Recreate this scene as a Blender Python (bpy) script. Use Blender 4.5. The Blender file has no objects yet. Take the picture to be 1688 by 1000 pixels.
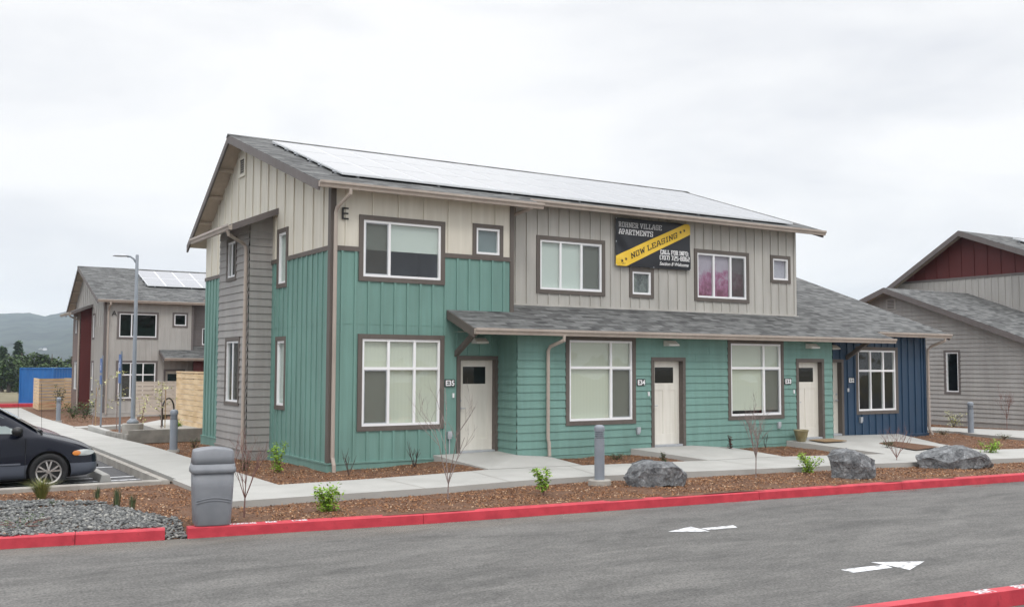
import bpy, bmesh, math, random
import numpy as np
from mathutils import Vector, Matrix, noise
random.seed(7); rng = np.random.default_rng(7)
D = bpy.data; SC = bpy.context.scene; COL = SC.collection
R = math.radians
# ------------------------------------------------------------------ camera
CAM = Vector((-7.818, -19.613, 2.16)); FPX = 1655.06
yaw, pit, rol = R(32.003), R(3.568), R(0.198)
_f = Vector((math.sin(yaw)*math.cos(pit), math.cos(yaw)*math.cos(pit), math.sin(pit)))
_r = Vector((math.cos(yaw), -math.sin(yaw), 0)); _u = _r.cross(_f)
_r2 = _r*math.cos(rol)+_u*math.sin(rol); _u2 = -_r*math.sin(rol)+_u*math.cos(rol)
cd = D.cameras.new('camera'); cam = D.objects.new('camera', cd); COL.objects.link(cam)
cd.sensor_width = 36; cd.lens = FPX/1688*36; cd.clip_start = 0.1; cd.clip_end = 20000
cam.matrix_world = Matrix(((_r2.x, _u2.x, -_f.x, CAM.x), (_r2.y, _u2.y, -_f.y, CAM.y), (_r2.z, _u2.z, -_f.z, CAM.z), (0, 0, 0, 1)))
SC.camera = cam
def gp(u, v, z):                       # a spot seen in the photograph, as a point on level z
    d = _f + _r2*(u-844)/FPX - _u2*(v-500)/FPX
    t = (z-CAM.z)/d.z
    return CAM + d*t
def far(u, v, dist):
    return CAM + (_f + _r2*(u-844)/FPX - _u2*(v-500)/FPX)*dist
# ------------------------------------------------------------------ world, sun, exposure
SUN_EL, SUN_AZ = R(52), R(203)         # azimuth measured from +Y towards +X
w = D.worlds.new('World'); SC.world = w; w.use_nodes = True
nt = w.node_tree; N = nt.nodes; L = nt.links; N.clear()
out = N.new('ShaderNodeOutputWorld'); bg = N.new('ShaderNodeBackground'); bg.inputs[1].default_value = 0.1
sky = N.new('ShaderNodeTexSky'); sky.sky_type = 'NISHITA'; sky.sun_disc = False
sky.sun_elevation = SUN_EL; sky.sun_rotation = SUN_AZ; sky.dust_density = 3
tc = N.new('ShaderNodeTexCoord'); mp = N.new('ShaderNodeMapping'); mp.inputs['Scale'].default_value = (1.6, 1.6, 5.5)
mp.inputs['Location'].default_value = (3.1, 0.4, 0.6)
nz = N.new('ShaderNodeTexNoise'); nz.inputs['Scale'].default_value = 1.5; nz.inputs['Detail'].default_value = 7; nz.inputs['Roughness'].default_value = 0.5
nz.inputs['Distortion'].default_value = 0.35
cr = N.new('ShaderNodeValToRGB'); e = cr.color_ramp.elements
e[0].position = 0.36; e[0].color = (0.785, 0.80, 0.84, 1); e[1].position = 0.60; e[1].color = (0.985, 0.985, 0.99, 1)
sep = N.new('ShaderNodeSeparateXYZ'); mr = N.new('ShaderNodeMapRange')
mr.inputs[1].default_value = 0.34; mr.inputs[2].default_value = 0.92; mr.inputs[3].default_value = 10.7; mr.inputs[4].default_value = 28.0
vm = N.new('ShaderNodeVectorMath'); vm.operation = 'SCALE'
mx = N.new('ShaderNodeMix'); mx.data_type = 'RGBA'; mx.inputs[0].default_value = 0.96
L.new(tc.outputs['Generated'], mp.inputs[0]); L.new(mp.outputs[0], nz.inputs[0]); L.new(nz.outputs[0], cr.inputs[0])
L.new(tc.outputs['Generated'], sep.inputs[0]); L.new(sep.outputs[2], mr.inputs[0])
L.new(cr.outputs[0], vm.inputs[0]); L.new(mr.outputs[0], vm.inputs['Scale'])
L.new(sky.outputs[0], mx.inputs[6]); L.new(vm.outputs[0], mx.inputs[7]); L.new(mx.outputs[2], bg.inputs[0]); L.new(bg.outputs[0], out.inputs[0])
sl = D.lights.new('sun', 'SUN'); sl.energy = 1.0; sl.angle = R(14); sl.color = (1, 0.965, 0.91)
so = D.objects.new('sun', sl); COL.objects.link(so)
sd = Vector((math.sin(SUN_AZ)*math.cos(SUN_EL), math.cos(SUN_AZ)*math.cos(SUN_EL), math.sin(SUN_EL)))
so.rotation_euler = (-sd).to_track_quat('-Z', 'Y').to_euler(); so.location = (0, -30, 40)
SC.view_settings.view_transform = 'Standard'; SC.view_settings.look = 'None'; SC.view_settings.exposure = 0; SC.view_settings.gamma = 1
SC.render.engine = 'CYCLES'
SC.cycles.volume_bounces = 1
# ------------------------------------------------------------------ materials
def lin(h):
    h = h.lstrip('#'); o = []
    for i in (0, 2, 4):
        c = int(h[i:i+2], 16)/255; o.append(c/12.92 if c <= .04045 else ((c+.055)/1.055)**2.4)
    return (*o, 1)
_M = {}
def mat(name, c1, c2=None, rough=0.7, scale=6.0, stretch=(1, 1, 1), bump=0.0, bscale=None, metal=0.0, detail=5, spec=0.5, lo=0.35, hi=0.65, coat=0.0):
    if name in _M: return _M[name]
    m = D.materials.new(name); m.use_nodes = True; n = m.node_tree.nodes; l = m.node_tree.links
    b = n['Principled BSDF']; b.inputs['Roughness'].default_value = rough; b.inputs['Metallic'].default_value = metal
    b.inputs['Specular IOR Level'].default_value = spec; b.inputs['Coat Weight'].default_value = coat
    tc = n.new('ShaderNodeTexCoord'); mp = n.new('ShaderNodeMapping'); mp.inputs['Scale'].default_value = stretch
    nz = n.new('ShaderNodeTexNoise'); nz.inputs['Scale'].default_value = scale; nz.inputs['Detail'].default_value = detail
    cr = n.new('ShaderNodeValToRGB'); cr.color_ramp.elements[0].position = lo; cr.color_ramp.elements[1].position = hi
    cr.color_ramp.elements[0].color = c1 if len(c1) == 4 else (*c1, 1); c2 = c2 or c1
    cr.color_ramp.elements[1].color = c2 if len(c2) == 4 else (*c2, 1)
    l.new(tc.outputs['Object'], mp.inputs[0]); l.new(mp.outputs[0], nz.inputs[0]); l.new(nz.outputs[0], cr.inputs[0]); l.new(cr.outputs[0], b.inputs['Base Color'])
    if bump:
        nb = n.new('ShaderNodeTexNoise'); nb.inputs['Scale'].default_value = bscale or scale*4; nb.inputs['Detail'].default_value = 6
        bp = n.new('ShaderNodeBump'); bp.inputs['Strength'].default_value = bump; bp.inputs['Distance'].default_value = 0.02
        l.new(mp.outputs[0], nb.inputs[0]); l.new(nb.outputs[0], bp.inputs['Height']); l.new(bp.outputs[0], b.inputs['Normal'])
    _M[name] = m; return m
def mul(c, k): return (c[0]*k, c[1]*k, c[2]*k, 1)
def paint(name, c, rough=0.62, var=0.07, **k):
    m = mat(name, mul(c, 1-var), mul(c, 1+var), rough=rough, scale=1.3, stretch=(1, 1, .45), bump=0.16, bscale=60, **k)
    n = m.node_tree.nodes; l = m.node_tree.links; b = n['Principled BSDF']; src = b.inputs['Base Color'].links[0].from_socket      # faint grime in vertical runs
    tc = n.new('ShaderNodeTexCoord'); mp = n.new('ShaderNodeMapping'); mp.inputs['Scale'].default_value = (9, 9, .7); nz = n.new('ShaderNodeTexNoise'); nz.inputs['Scale'].default_value = 1; nz.inputs['Detail'].default_value = 7
    cr = n.new('ShaderNodeValToRGB'); e = cr.color_ramp.elements; e[0].position = .42; e[0].color = (.86, .85, .83, 1); e[1].position = .62; e[1].color = (1, 1, 1, 1)
    mx = n.new('ShaderNodeMix'); mx.data_type = 'RGBA'; mx.blend_type = 'MULTIPLY'; mx.inputs[0].default_value = .55
    l.new(tc.outputs['Object'], mp.inputs[0]); l.new(mp.outputs[0], nz.inputs[0]); l.new(nz.outputs[0], cr.inputs[0]); l.new(src, mx.inputs[6]); l.new(cr.outputs[0], mx.inputs[7]); l.new(mx.outputs[2], b.inputs['Base Color'])
    return m
TEAL = paint('teal_paint', (0.158, 0.292, 0.257, 1)); CREAM = paint('cream_paint', (0.67, 0.635, 0.55, 1), var=.04)
GRAY = paint('warm_gray_paint', (0.455, 0.44, 0.408, 1)); BAYG = paint('lap_gray_paint', (0.31, 0.298, 0.288, 1))
TRIM = paint('brown_trim_paint', (0.118, 0.100, 0.088, 1)); TAN = paint('tan_gutter_paint', (0.41, 0.35, 0.305, 1), rough=.45)
SOFF = paint('soffit_paint', (0.50, 0.42, 0.34, 1)); BLUE = paint('navy_blue_paint', (0.021, 0.055, 0.108, 1), rough=.5)
DKRED = paint('dark_red_paint', (0.095, 0.011, 0.010, 1)); MAROON = paint('maroon_brown_paint', (0.17, 0.115, 0.10, 1)); DOORC = paint('door_cream_paint', (0.72, 0.69, 0.625, 1), rough=.4, var=.02)
LGRAY = paint('light_gray_paint', (0.40, 0.385, 0.365, 1)); FLAP = paint('taupe_lap_paint', (0.355, 0.342, 0.328, 1)); FASC = paint('gray_brown_fascia', (0.14, 0.122, 0.118, 1))
WHITE = mat('white_vinyl', (0.83, 0.83, 0.84), rough=.35); DARK = mat('dark_interior', (0.035, 0.034, 0.033), (0.06, 0.055, 0.05), scale=.8)
SCRN = None
CONC = mat('pale_concrete', (0.345, 0.34, 0.32), (0.415, 0.41, 0.388), rough=.85, scale=1.1, bump=.15, bscale=40, lo=.3, hi=.7)
CONCD = mat('weathered_concrete', (0.27, 0.25, 0.225), (0.38, 0.36, 0.325), rough=.9, scale=3, bump=.3, bscale=30)
METG = mat('gray_coated_metal', (0.21, 0.235, 0.27), (0.24, 0.265, 0.30), rough=.4, scale=3)
METL = mat('galvanised_metal', (0.42, 0.44, 0.47), (0.5, 0.52, 0.55), rough=.4, metal=.4, scale=8)
BLK = mat('black_metal', (0.012, 0.012, 0.013), rough=.4); BLKL = mat('black_letters', (0.01, 0.01, 0.01), rough=.5)
PLASTIC = mat('gray_moulded_plastic', (0.185, 0.195, 0.215), (0.225, 0.235, 0.255), rough=.5, scale=4, bump=.15, bscale=220)
REDP0 = mat('red_curb_paint', (0.42, 0.026, 0.044), (0.54, 0.042, 0.062), rough=.6, scale=5, bump=.2, bscale=50)
def redcurb():
    m = REDP0; n = m.node_tree.nodes; l = m.node_tree.links; b = n['Principled BSDF']; src = b.inputs['Base Color'].links[0].from_socket
    tc = n.new('ShaderNodeTexCoord'); nz = n.new('ShaderNodeTexNoise'); nz.inputs['Scale'].default_value = 9; nz.inputs['Detail'].default_value = 10; nz.inputs['Roughness'].default_value = .7
    cr = n.new('ShaderNodeValToRGB'); e = cr.color_ramp.elements; e[0].position = .27; e[0].color = (.16, .13, .12, 1); e[1].position = .40; e[1].color = (1, 1, 1, 1); mx = n.new('ShaderNodeMix'); mx.data_type = 'RGBA'; mx.blend_type = 'MULTIPLY'; mx.inputs[0].default_value = .7
    l.new(tc.outputs['Object'], nz.inputs[0]); l.new(nz.outputs[0], cr.inputs[0]); l.new(src, mx.inputs[6]); l.new(cr.outputs[0], mx.inputs[7]); l.new(mx.outputs[2], b.inputs['Base Color']); return m
REDP = redcurb()
WPNT = mat('white_road_paint', (0.22, 0.22, 0.22), (0.70, 0.71, 0.73), rough=.6, scale=12, detail=10, lo=.33, hi=.50)
ROCK = mat('boulder_stone', (0.035, 0.037, 0.042), (0.30, 0.31, 0.325), rough=.8, scale=3.2, bump=.9, bscale=9, detail=9, lo=.38, hi=.68)
FENCE = mat('cedar_boards', (0.60, 0.42, 0.235), (0.78, 0.60, 0.385), rough=.8, scale=2.6, stretch=(.5, .5, 3), bump=.05, bscale=5)
BFENCE = mat('beige_painted_boards', (0.44, 0.375, 0.315), (0.50, 0.43, 0.365), rough=.7, scale=2)
SOIL = None
def shingle():
    m = D.materials.new('asphalt_shingles'); m.use_nodes = True; n = m.node_tree.nodes; l = m.node_tree.links; b = n['Principled BSDF']
    b.inputs['Roughness'].default_value = .88; b.inputs['Specular IOR Level'].default_value = .3
    tc = n.new('ShaderNodeTexCoord'); br = n.new('ShaderNodeTexBrick'); br.offset = .5; br.offset_frequency = 2
    br.inputs['Scale'].default_value = 1; br.inputs['Brick Width'].default_value = .34; br.inputs['Row Height'].default_value = .135
    br.inputs['Mortar Size'].default_value = .006; br.inputs['Bias'].default_value = -.1
    br.inputs['Color1'].default_value = (0.032, 0.032, 0.033, 1); br.inputs['Color2'].default_value = (0.20, 0.204, 0.20, 1); br.inputs['Mortar'].default_value = (0.05, 0.05, 0.052, 1)
    nz = n.new('ShaderNodeTexNoise'); nz.inputs['Scale'].default_value = 6.0; nz.inputs['Detail'].default_value = 6
    mp = n.new('ShaderNodeMapping'); mp.inputs['Scale'].default_value = (.55, 1.5, 1.5)
    cr = n.new('ShaderNodeValToRGB'); cr.color_ramp.elements[0].position = .36; cr.color_ramp.elements[1].position = .66
    cr.color_ramp.elements[0].color = (0.05, 0.05, 0.052, 1); cr.color_ramp.elements[1].color = (0.20, 0.205, 0.20, 1)
    mx = n.new('ShaderNodeMix'); mx.data_type = 'RGBA'; mx.inputs[0].default_value = .38
    bp = n.new('ShaderNodeBump'); bp.inputs['Strength'].default_value = .5; bp.inputs['Distance'].default_value = .015
    l.new(tc.outputs['Object'], br.inputs['Vector']); l.new(tc.outputs['Object'], mp.inputs[0]); l.new(mp.outputs[0], nz.inputs[0]); l.new(nz.outputs[0], cr.inputs[0])
    l.new(br.outputs[0], mx.inputs[6]); l.new(cr.outputs[0], mx.inputs[7]); l.new(mx.outputs[2], b.inputs['Base Color'])
    l.new(br.outputs['Fac'], bp.inputs['Height']); bp.invert = True; l.new(bp.outputs[0], b.inputs['Normal'])
    return m
SHIN = shingle()
def glassmat(name, tint=(.86, .92, .90), transp=.9, rough=0.0, wav=0.04):
    m = D.materials.new(name); m.use_nodes = True; n = m.node_tree.nodes; l = m.node_tree.links; n.clear()
    o = n.new('ShaderNodeOutputMaterial'); t = n.new('ShaderNodeBsdfTransparent'); t.inputs[0].default_value = (*[c*transp for c in tint], 1)
    g = n.new('ShaderNodeBsdfGlossy'); g.inputs['Roughness'].default_value = rough; f = n.new('ShaderNodeFresnel'); f.inputs[0].default_value = 1.75
    tc = n.new('ShaderNodeTexCoord'); nz = n.new('ShaderNodeTexNoise'); nz.inputs['Scale'].default_value = 1.6; nz.inputs['Detail'].default_value = 1
    bp = n.new('ShaderNodeBump'); bp.inputs['Strength'].default_value = wav; bp.inputs['Distance'].default_value = .3
    l.new(tc.outputs['Object'], nz.inputs[0]); l.new(nz.outputs[0], bp.inputs['Height']); l.new(bp.outputs[0], g.inputs['Normal'])
    x = n.new('ShaderNodeMixShader'); ge = n.new('ShaderNodeNewGeometry'); iv = n.new('ShaderNodeMath'); iv.operation = 'SUBTRACT'; iv.inputs[0].default_value = 1; mm = n.new('ShaderNodeMath'); mm.operation = 'MULTIPLY'
    l.new(ge.outputs['Backfacing'], iv.inputs[1]); l.new(iv.outputs[0], mm.inputs[0]); l.new(f.outputs[0], mm.inputs[1]); l.new(mm.outputs[0], x.inputs[0]); l.new(t.outputs[0], x.inputs[1]); l.new(g.outputs[0], x.inputs[2]); l.new(x.outputs[0], o.inputs[0])
    return m
GLASS = glassmat('window_glass')
def alphamat(name, c, a):
    m = D.materials.new(name); m.use_nodes = True; n = m.node_tree.nodes; l = m.node_tree.links; n.clear()
    o = n.new('ShaderNodeOutputMaterial'); t = n.new('ShaderNodeBsdfTransparent'); g = n.new('ShaderNodeBsdfDiffuse'); g.inputs[0].default_value = (*c, 1)
    x = n.new('ShaderNodeMixShader'); x.inputs[0].default_value = a; l.new(t.outputs[0], x.inputs[1]); l.new(g.outputs[0], x.inputs[2]); l.new(x.outputs[0], o.inputs[0]); return m
SCRN = alphamat('insect_screen', (.13, .13, .12), .33)
def blindmat(name, c, k=9.0, amp=.12, axis=0, island=None):
    m = D.materials.new(name); m.use_nodes = True; n = m.node_tree.nodes; l = m.node_tree.links; b = n['Principled BSDF']; b.inputs['Roughness'].default_value = .8
    tc = n.new('ShaderNodeTexCoord'); wv = n.new('ShaderNodeTexWave'); wv.inputs['Scale'].default_value = k; wv.inputs['Distortion'].default_value = .3
    wv.bands_direction = 'XYZ'[axis]; wv.wave_profile = 'SAW'
    cr = n.new('ShaderNodeValToRGB'); cr.color_ramp.elements[0].color = (*[x*(1-amp) for x in c], 1); cr.color_ramp.elements[1].color = (*c, 1)
    l.new(tc.outputs['Object'], wv.inputs[0]); l.new(wv.outputs[0], cr.inputs[0]); l.new(cr.outputs[0], b.inputs['Base Color'])
    b.inputs['Transmission Weight'].default_value = 0
    return m
BLINDV = blindmat('vertical_blind_vinyl', (0.78, 0.755, 0.65), 3.4, .05); BLINDW = blindmat('white_blind', (0.78, 0.80, 0.77), 14, .05, 2)
BACKP = mat('purple_curtain', (0.16, 0.02, 0.075), (0.42, 0.22, 0.34), rough=.8, scale=5.5, detail=8, lo=.42, hi=.60)
def backing():
    m = D.materials.new('magenta_curtain'); m.use_nodes = True; n = m.node_tree.nodes; l = m.node_tree.links; b = n['Principled BSDF']; b.inputs['Roughness'].default_value = .8
    tc = n.new('ShaderNodeTexCoord'); sp = n.new('ShaderNodeSeparateXYZ'); mr = n.new('ShaderNodeMapRange'); mr.inputs[1].default_value = 4.0; mr.inputs[2].default_value = 5.05; mr.inputs[3].default_value = -.20; mr.inputs[4].default_value = .32
    nz = n.new('ShaderNodeTexNoise'); nz.inputs['Scale'].default_value = 5; nz.inputs['Detail'].default_value = 8; nz.inputs['Roughness'].default_value = .65; ad = n.new('ShaderNodeMath'); ad.operation = 'ADD'
    cr = n.new('ShaderNodeValToRGB'); e = cr.color_ramp.elements; e[0].position = .30; e[0].color = (.16, .012, .05, 1); e[1].position = .72; e[1].color = (.52, .42, .52, 1); x = e.new(.50); x.color = (.42, .12, .26, 1)  # mottled sheet behind the pane, deeper magenta towards the bottom
    l.new(tc.outputs['Object'], sp.inputs[0]); l.new(sp.outputs[2], mr.inputs[0]); l.new(tc.outputs['Object'], nz.inputs[0]); l.new(nz.outputs[0], ad.inputs[0]); l.new(mr.outputs[0], ad.inputs[1]); l.new(ad.outputs[0], cr.inputs[0]); l.new(cr.outputs[0], b.inputs['Base Color']); return m
BACKP = backing()
BLINDL = mat('pale_curtain', (0.45, 0.38, 0.48), (0.55, 0.5, 0.58), rough=.8, scale=2)
REFLG = mat('gray_shade', (0.22, 0.26, 0.28), (.27, .30, .32), rough=.8, scale=1); REFLM = mat('mottled_shade', (0.07, 0.075, 0.075), (.26, .27, .26), rough=.8, scale=6, detail=8)  # gray reflections of the small panes, put into the sheet colours
LAVREFL = mat('lavender_room', (.36, .36, .45), (.46, .46, .55), rough=.9, scale=.9)  # lavender glass reflection put into the room's colour
def islandmat(name, cols, rough=.9, extra=None):
    m = D.materials.new(name); m.use_nodes = True; n = m.node_tree.nodes; l = m.node_tree.links; b = n['Principled BSDF']
    b.inputs['Roughness'].default_value = rough; b.inputs['Specular IOR Level'].default_value = .25
    g = n.new('ShaderNodeNewGeometry'); cr = n.new('ShaderNodeValToRGB'); cr.color_ramp.interpolation = 'LINEAR'
    while len(cr.color_ramp.elements) < len(cols): cr.color_ramp.elements.new(.5)
    for i, (p, c) in enumerate(cols): cr.color_ramp.elements[i].position = p; cr.color_ramp.elements[i].color = (*c, 1)
    l.new(g.outputs['Random Per Island'], cr.inputs[0]); l.new(cr.outputs[0], b.inputs['Base Color']); return m
CHIP = islandmat('bark_chips', [(0, (.06, .026, .014)), (.3, (.17, .072, .032)), (.65, (.31, .145, .068)), (.9, (.46, .27, .14)), (1, (.66, .51, .36))])
PEBB = islandmat('gravel_stones', [(0, (.075, .077, .078)), (.4, (.132, .136, .136)), (.85, (.215, .218, .21)), (1, (.37, .36, .33))], .8)
def leafmat(name, a, b_): return islandmat(name, [(0, a), (1, b_)], .55)
LEAFB = leafmat('bright_green_leaves', (.10, .23, .018), (.34, .50, .06)); LEAFD = leafmat('dark_green_leaves', (.012, .035, .010), (.05, .10, .025))
LEAFY = leafmat('yellow_green_leaves', (.30, .33, .10), (.66, .64, .34)); GRASSM = leafmat('grass_blades', (.07, .12, .03), (.30, .27, .09)); RUSH = leafmat('rush_blades', (.03, .055, .03), (.12, .15, .07))
LEAFO = leafmat('olive_tree_leaves', (.016, .040, .010), (.075, .125, .03)); LEAFR = leafmat('brown_red_leaves', (.05, .012, .012), (.12, .04, .03))
TWIG = mat('red_brown_twigs', (0.13, 0.06, 0.05), (0.24, 0.13, 0.11), scale=20); TWIGG = mat('gray_twigs', (0.17, 0.13, 0.12), (0.30, 0.24, 0.22), scale=20)
TWIGD = mat('dark_twigs', (0.035, 0.022, 0.02), (0.08, 0.05, 0.04), scale=20); BARK = mat('bark', (.06, .045, .035), (.12, .09, .07), scale=9); STAKE = mat('stake_wood', (.3, .2, .1), (.42, .3, .17), scale=9)
# ------------------------------------------------------------------ mesh helpers
def rootloc(p):
    v = Vector((0, 0, 0))
    while p is not None: v = v + p.location; p = p.parent
    return v
class MB:
    def __init__(s): s.v = []; s.f = []
    def add(s, vs, fs):
        o = len(s.v); s.v += [tuple(v) for v in vs]; s.f += [tuple(i+o for i in f) for f in fs]; return s
    def quad(s, a, b, c, d): return s.add([a, b, c, d], [(0, 1, 2, 3)])
    def hexa(s, p): return s.add(p, [(0, 3, 2, 1), (4, 5, 6, 7), (0, 1, 5, 4), (1, 2, 6, 5), (2, 3, 7, 6), (3, 0, 4, 7)])
    def box(s, x0, x1, y0, y1, z0, z1): return s.hexa([(x0, y0, z0), (x1, y0, z0), (x1, y1, z0), (x0, y1, z0), (x0, y0, z1), (x1, y0, z1), (x1, y1, z1), (x0, y1, z1)])
    def wbox(s, W, u0, u1, n0, n1, w0, w1):
        return s.hexa([W(u0, n0, w0), W(u1, n0, w0), W(u1, n1, w0), W(u0, n1, w0), W(u0, n0, w1), W(u1, n0, w1), W(u1, n1, w1), W(u0, n1, w1)])
    def prism(s, a, b):
        n = len(a); return s.add(list(a)+list(b), [tuple(range(n-1, -1, -1)), tuple(range(n, 2*n))]+[(i, (i+1) % n, n+(i+1) % n, n+i) for i in range(n)])
    def tube(s, path, r, k=8, caps=True):
        P = [Vector(p) for p in path]; r = r if isinstance(r, (list, tuple)) else [r]*len(P); rings = []; up = None
        for i, p in enumerate(P):
            t = ((P[min(i+1, len(P)-1)]-P[max(i-1, 0)])).normalized()
            if up is None: up = t.orthogonal().normalized()
            up = (up-t*up.dot(t)).normalized(); sd = t.cross(up)
            rings.append([p+(up*math.cos(2*math.pi*j/k)+sd*math.sin(2*math.pi*j/k))*r[i] for j in range(k)])
        vs = [q for g in rings for q in g]; fs = []
        for i in range(len(P)-1):
            for j in range(k): fs.append((i*k+j, i*k+(j+1) % k, (i+1)*k+(j+1) % k, (i+1)*k+j))
        if caps: fs += [tuple(range(k-1, -1, -1)), tuple(range((len(P)-1)*k, len(P)*k))]
        return s.add(vs, fs)
    def lathe(s, prof, c=(0, 0, 0), k=24, sx=1, sy=1):
        vs = [(c[0]+r*sx*math.cos(2*math.pi*j/k), c[1]+r*sy*math.sin(2*math.pi*j/k), c[2]+z) for r, z in prof for j in range(k)]
        fs = [(i*k+j, i*k+(j+1) % k, (i+1)*k+(j+1) % k, (i+1)*k+j) for i in range(len(prof)-1) for j in range(k)]
        fs += [tuple(range(k-1, -1, -1)), tuple(range((len(prof)-1)*k, len(prof)*k))]
        return s.add(vs, fs)
    def split(s, name, m, parent, label=None, clip=None, recalc=False):
        par = list(range(len(s.v)))
        def fd(i):
            while par[i] != i: par[i] = par[par[i]]; i = par[i]
            return i
        for f in s.f:
            for k in f[1:]: par[fd(k)] = fd(f[0])
        gr = {}
        for f in s.f: gr.setdefault(fd(f[0]), []).append(f)
        for fs in gr.values():
            ids = sorted({i for f in fs for i in f}); mp_ = {i: j for j, i in enumerate(ids)}; q = MB(); q.v = [s.v[i] for i in ids]; q.f = [tuple(mp_[i] for i in f) for f in fs]; q.build(name, m, parent, label=label, clip=clip, recalc=recalc)
    def build(s, name, m, parent=None, label=None, cat=None, group=None, kind=None, smooth=False, clip=None, loc=None, bevel=0, recalc=False):
        me = D.meshes.new(name); o = loc if loc is not None else rootloc(parent); o = Vector(o)
        me.from_pydata([(v[0]-o.x, v[1]-o.y, v[2]-o.z) for v in s.v], [], s.f)
        if clip or recalc:
            bm = bmesh.new(); bm.from_mesh(me)
            for (co, no) in (clip or []):
                bmesh.ops.bisect_plane(bm, geom=bm.verts[:]+bm.edges[:]+bm.faces[:], plane_co=Vector(co)-o, plane_no=no, clear_outer=True)
            if recalc: bmesh.ops.recalc_face_normals(bm, faces=bm.faces[:])
            bm.to_mesh(me); bm.free()
        me.materials.append(m)
        if smooth: me.polygons.foreach_set('use_smooth', [True]*len(me.polygons))
        ob = D.objects.new(name, me); COL.objects.link(ob)
        if parent is not None: ob.parent = parent
        if loc is not None and parent is None: ob.location = o
        if bevel:
            b = ob.modifiers.new('bevel', 'BEVEL'); b.width = bevel; b.segments = 2; b.limit_method = 'ANGLE'; b.angle_limit = R(40)
        tag(ob, label, cat, group, kind); return ob
def tag(ob, label=None, cat=None, group=None, kind=None):
    if label: ob['label'] = label
    if cat: ob['category'] = cat
    if group: ob['group'] = group
    if kind: ob['kind'] = kind
    return ob
def thing(name, label, cat, loc=(0, 0, 0), group=None):
    o = D.objects.new(name, None); COL.objects.link(o); o.location = loc; o.empty_display_size = .2
    return tag(o, label, cat, group)
def copy_tree(o, parent=None):
    c = o.copy(); COL.objects.link(c)
    if parent is not None: c.parent = parent
    for ch in list(o.children): copy_tree(ch, c)
    return c
def WF(ox, oy, oz, u, n):              # wall frame: (along, outward, up) to world
    return lambda a, b, c: (ox+u[0]*a+n[0]*b, oy+u[1]*a+n[1]*b, oz+c)
def iv_minus(a, b, cuts):
    segs = [(a, b)]
    for c0, c1 in cuts:
        ns = []
        for s0, s1 in segs:
            if c1 <= s0 or c0 >= s1: ns.append((s0, s1)); continue
            if c0 > s0: ns.append((s0, c0))
            if c1 < s1: ns.append((c1, s1))
        segs = ns
    return [x for x in segs if x[1]-x[0] > .004]
def sheet(mb, W, u0, u1, w0, w1, holes=(), n=0.0, rev=.09):
    us = sorted({u0, u1, *[x for h in holes for x in h[:2] if u0 < x < u1]}); ws = sorted({w0, w1, *[x for h in holes for x in h[2:4] if w0 < x < w1]})
    for i in range(len(us)-1):
        for j in range(len(ws)-1):
            cu, cw = (us[i]+us[i+1])/2, (ws[j]+ws[j+1])/2
            if any(h[0] < cu < h[1] and h[2] < cw < h[3] for h in holes): continue
            mb.quad(W(us[i], n, ws[j]), W(us[i+1], n, ws[j]), W(us[i+1], n, ws[j+1]), W(us[i], n, ws[j+1]))
    for h in holes:
        a, b, c, d = h[:4]
        if b <= u0 or a >= u1 or d <= w0 or c >= w1: continue
        c2, d2 = max(c, w0), min(d, w1)
        mb.quad(W(a, n, c2), W(a, n-rev, c2), W(a, n-rev, d2), W(a, n, d2)); mb.quad(W(b, n, c2), W(b, n-rev, c2), W(b, n-rev, d2), W(b, n, d2))
        if d <= w1: mb.quad(W(a, n, d), W(b, n, d), W(b, n-rev, d), W(a, n-rev, d))
        if c >= w0: mb.quad(W(a, n, c), W(b, n, c), W(b, n-rev, c), W(a, n-rev, c))
T = .1
def outer(h): return (h[0]-T, h[1]+T, h[2]-T, h[3]+T)
def bb_wall(mb, W, u0, u1, w0, w1, holes=(), sp=.305, ph=.15, bw=.05):
    sheet(mb, W, u0, u1, w0, w1, holes)
    u = u0+ph
    while u < u1-.05:
        for a, b in iv_minus(w0+.003, w1-.003, [outer(h)[2:4] for h in holes if outer(h)[0]-.02 < u < outer(h)[1]+.02]):
            j = random.uniform(-.004, .004)
            mb.wbox(W, u-bw/2+j, u+bw/2+j, .0, .027, a, b)
        u += sp
def lap_wall(mb, W, u0, u1, w0, w1, holes=(), ex=.178, lip=.021):
    w = w0
    while w < w1-.01:
        t = min(w+ex, w1); bp = sorted({w, t, *[x for h in holes for x in h[2:4] if w < x < t]})
        for j in range(len(bp)-1):
            a, b = bp[j], bp[j+1]; c = (a+b)/2; na = .004+lip*(1-(a-w)/ex); nb = .004+lip*(1-(b-w)/ex)
            for s0, s1 in iv_minus(u0, u1, [h[:2] for h in holes if h[2] < c < h[3]]):
                mb.quad(W(s0, na, a), W(s1, na, a), W(s1, nb, b), W(s0, nb, b))
                if j == 0: mb.quad(W(s0, .004, a), W(s1, .004, a), W(s1, na, a), W(s0, na, a))
        w += ex
    w = w0; k_ = 0
    while w < w1-.01:
        x_ = u0+random.uniform(.8, 3.2)
        while x_ < u1-.3:
            if not any(h[0]-.15 < x_ < h[1]+.15 and h[2]-ex < w < h[3] for h in holes):
                t = min(w+ex, w1); na = .004+lip; nb = .004+lip*(1-(t-w)/ex); mb.hexa([W(x_-.0025, na-.001, w), W(x_+.0025, na-.001, w), W(x_+.0025, na+.003, w), W(x_-.0025, na+.003, w), W(x_-.0025, nb-.001, t), W(x_+.0025, nb-.001, t), W(x_+.0025, nb+.003, t), W(x_-.0025, nb+.003, t)])
            x_ += 3.66
        w += ex
    for h in holes:
        a, b, c, d = h[:4]
        for uu in (a, b): mb.quad(W(uu, .02, c), W(uu, -.09, c), W(uu, -.09, d), W(uu, .02, d))
        for ww in (c, d): mb.quad(W(a, .02, ww), W(b, .02, ww), W(b, -.09, ww), W(a, -.09, ww))
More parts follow.
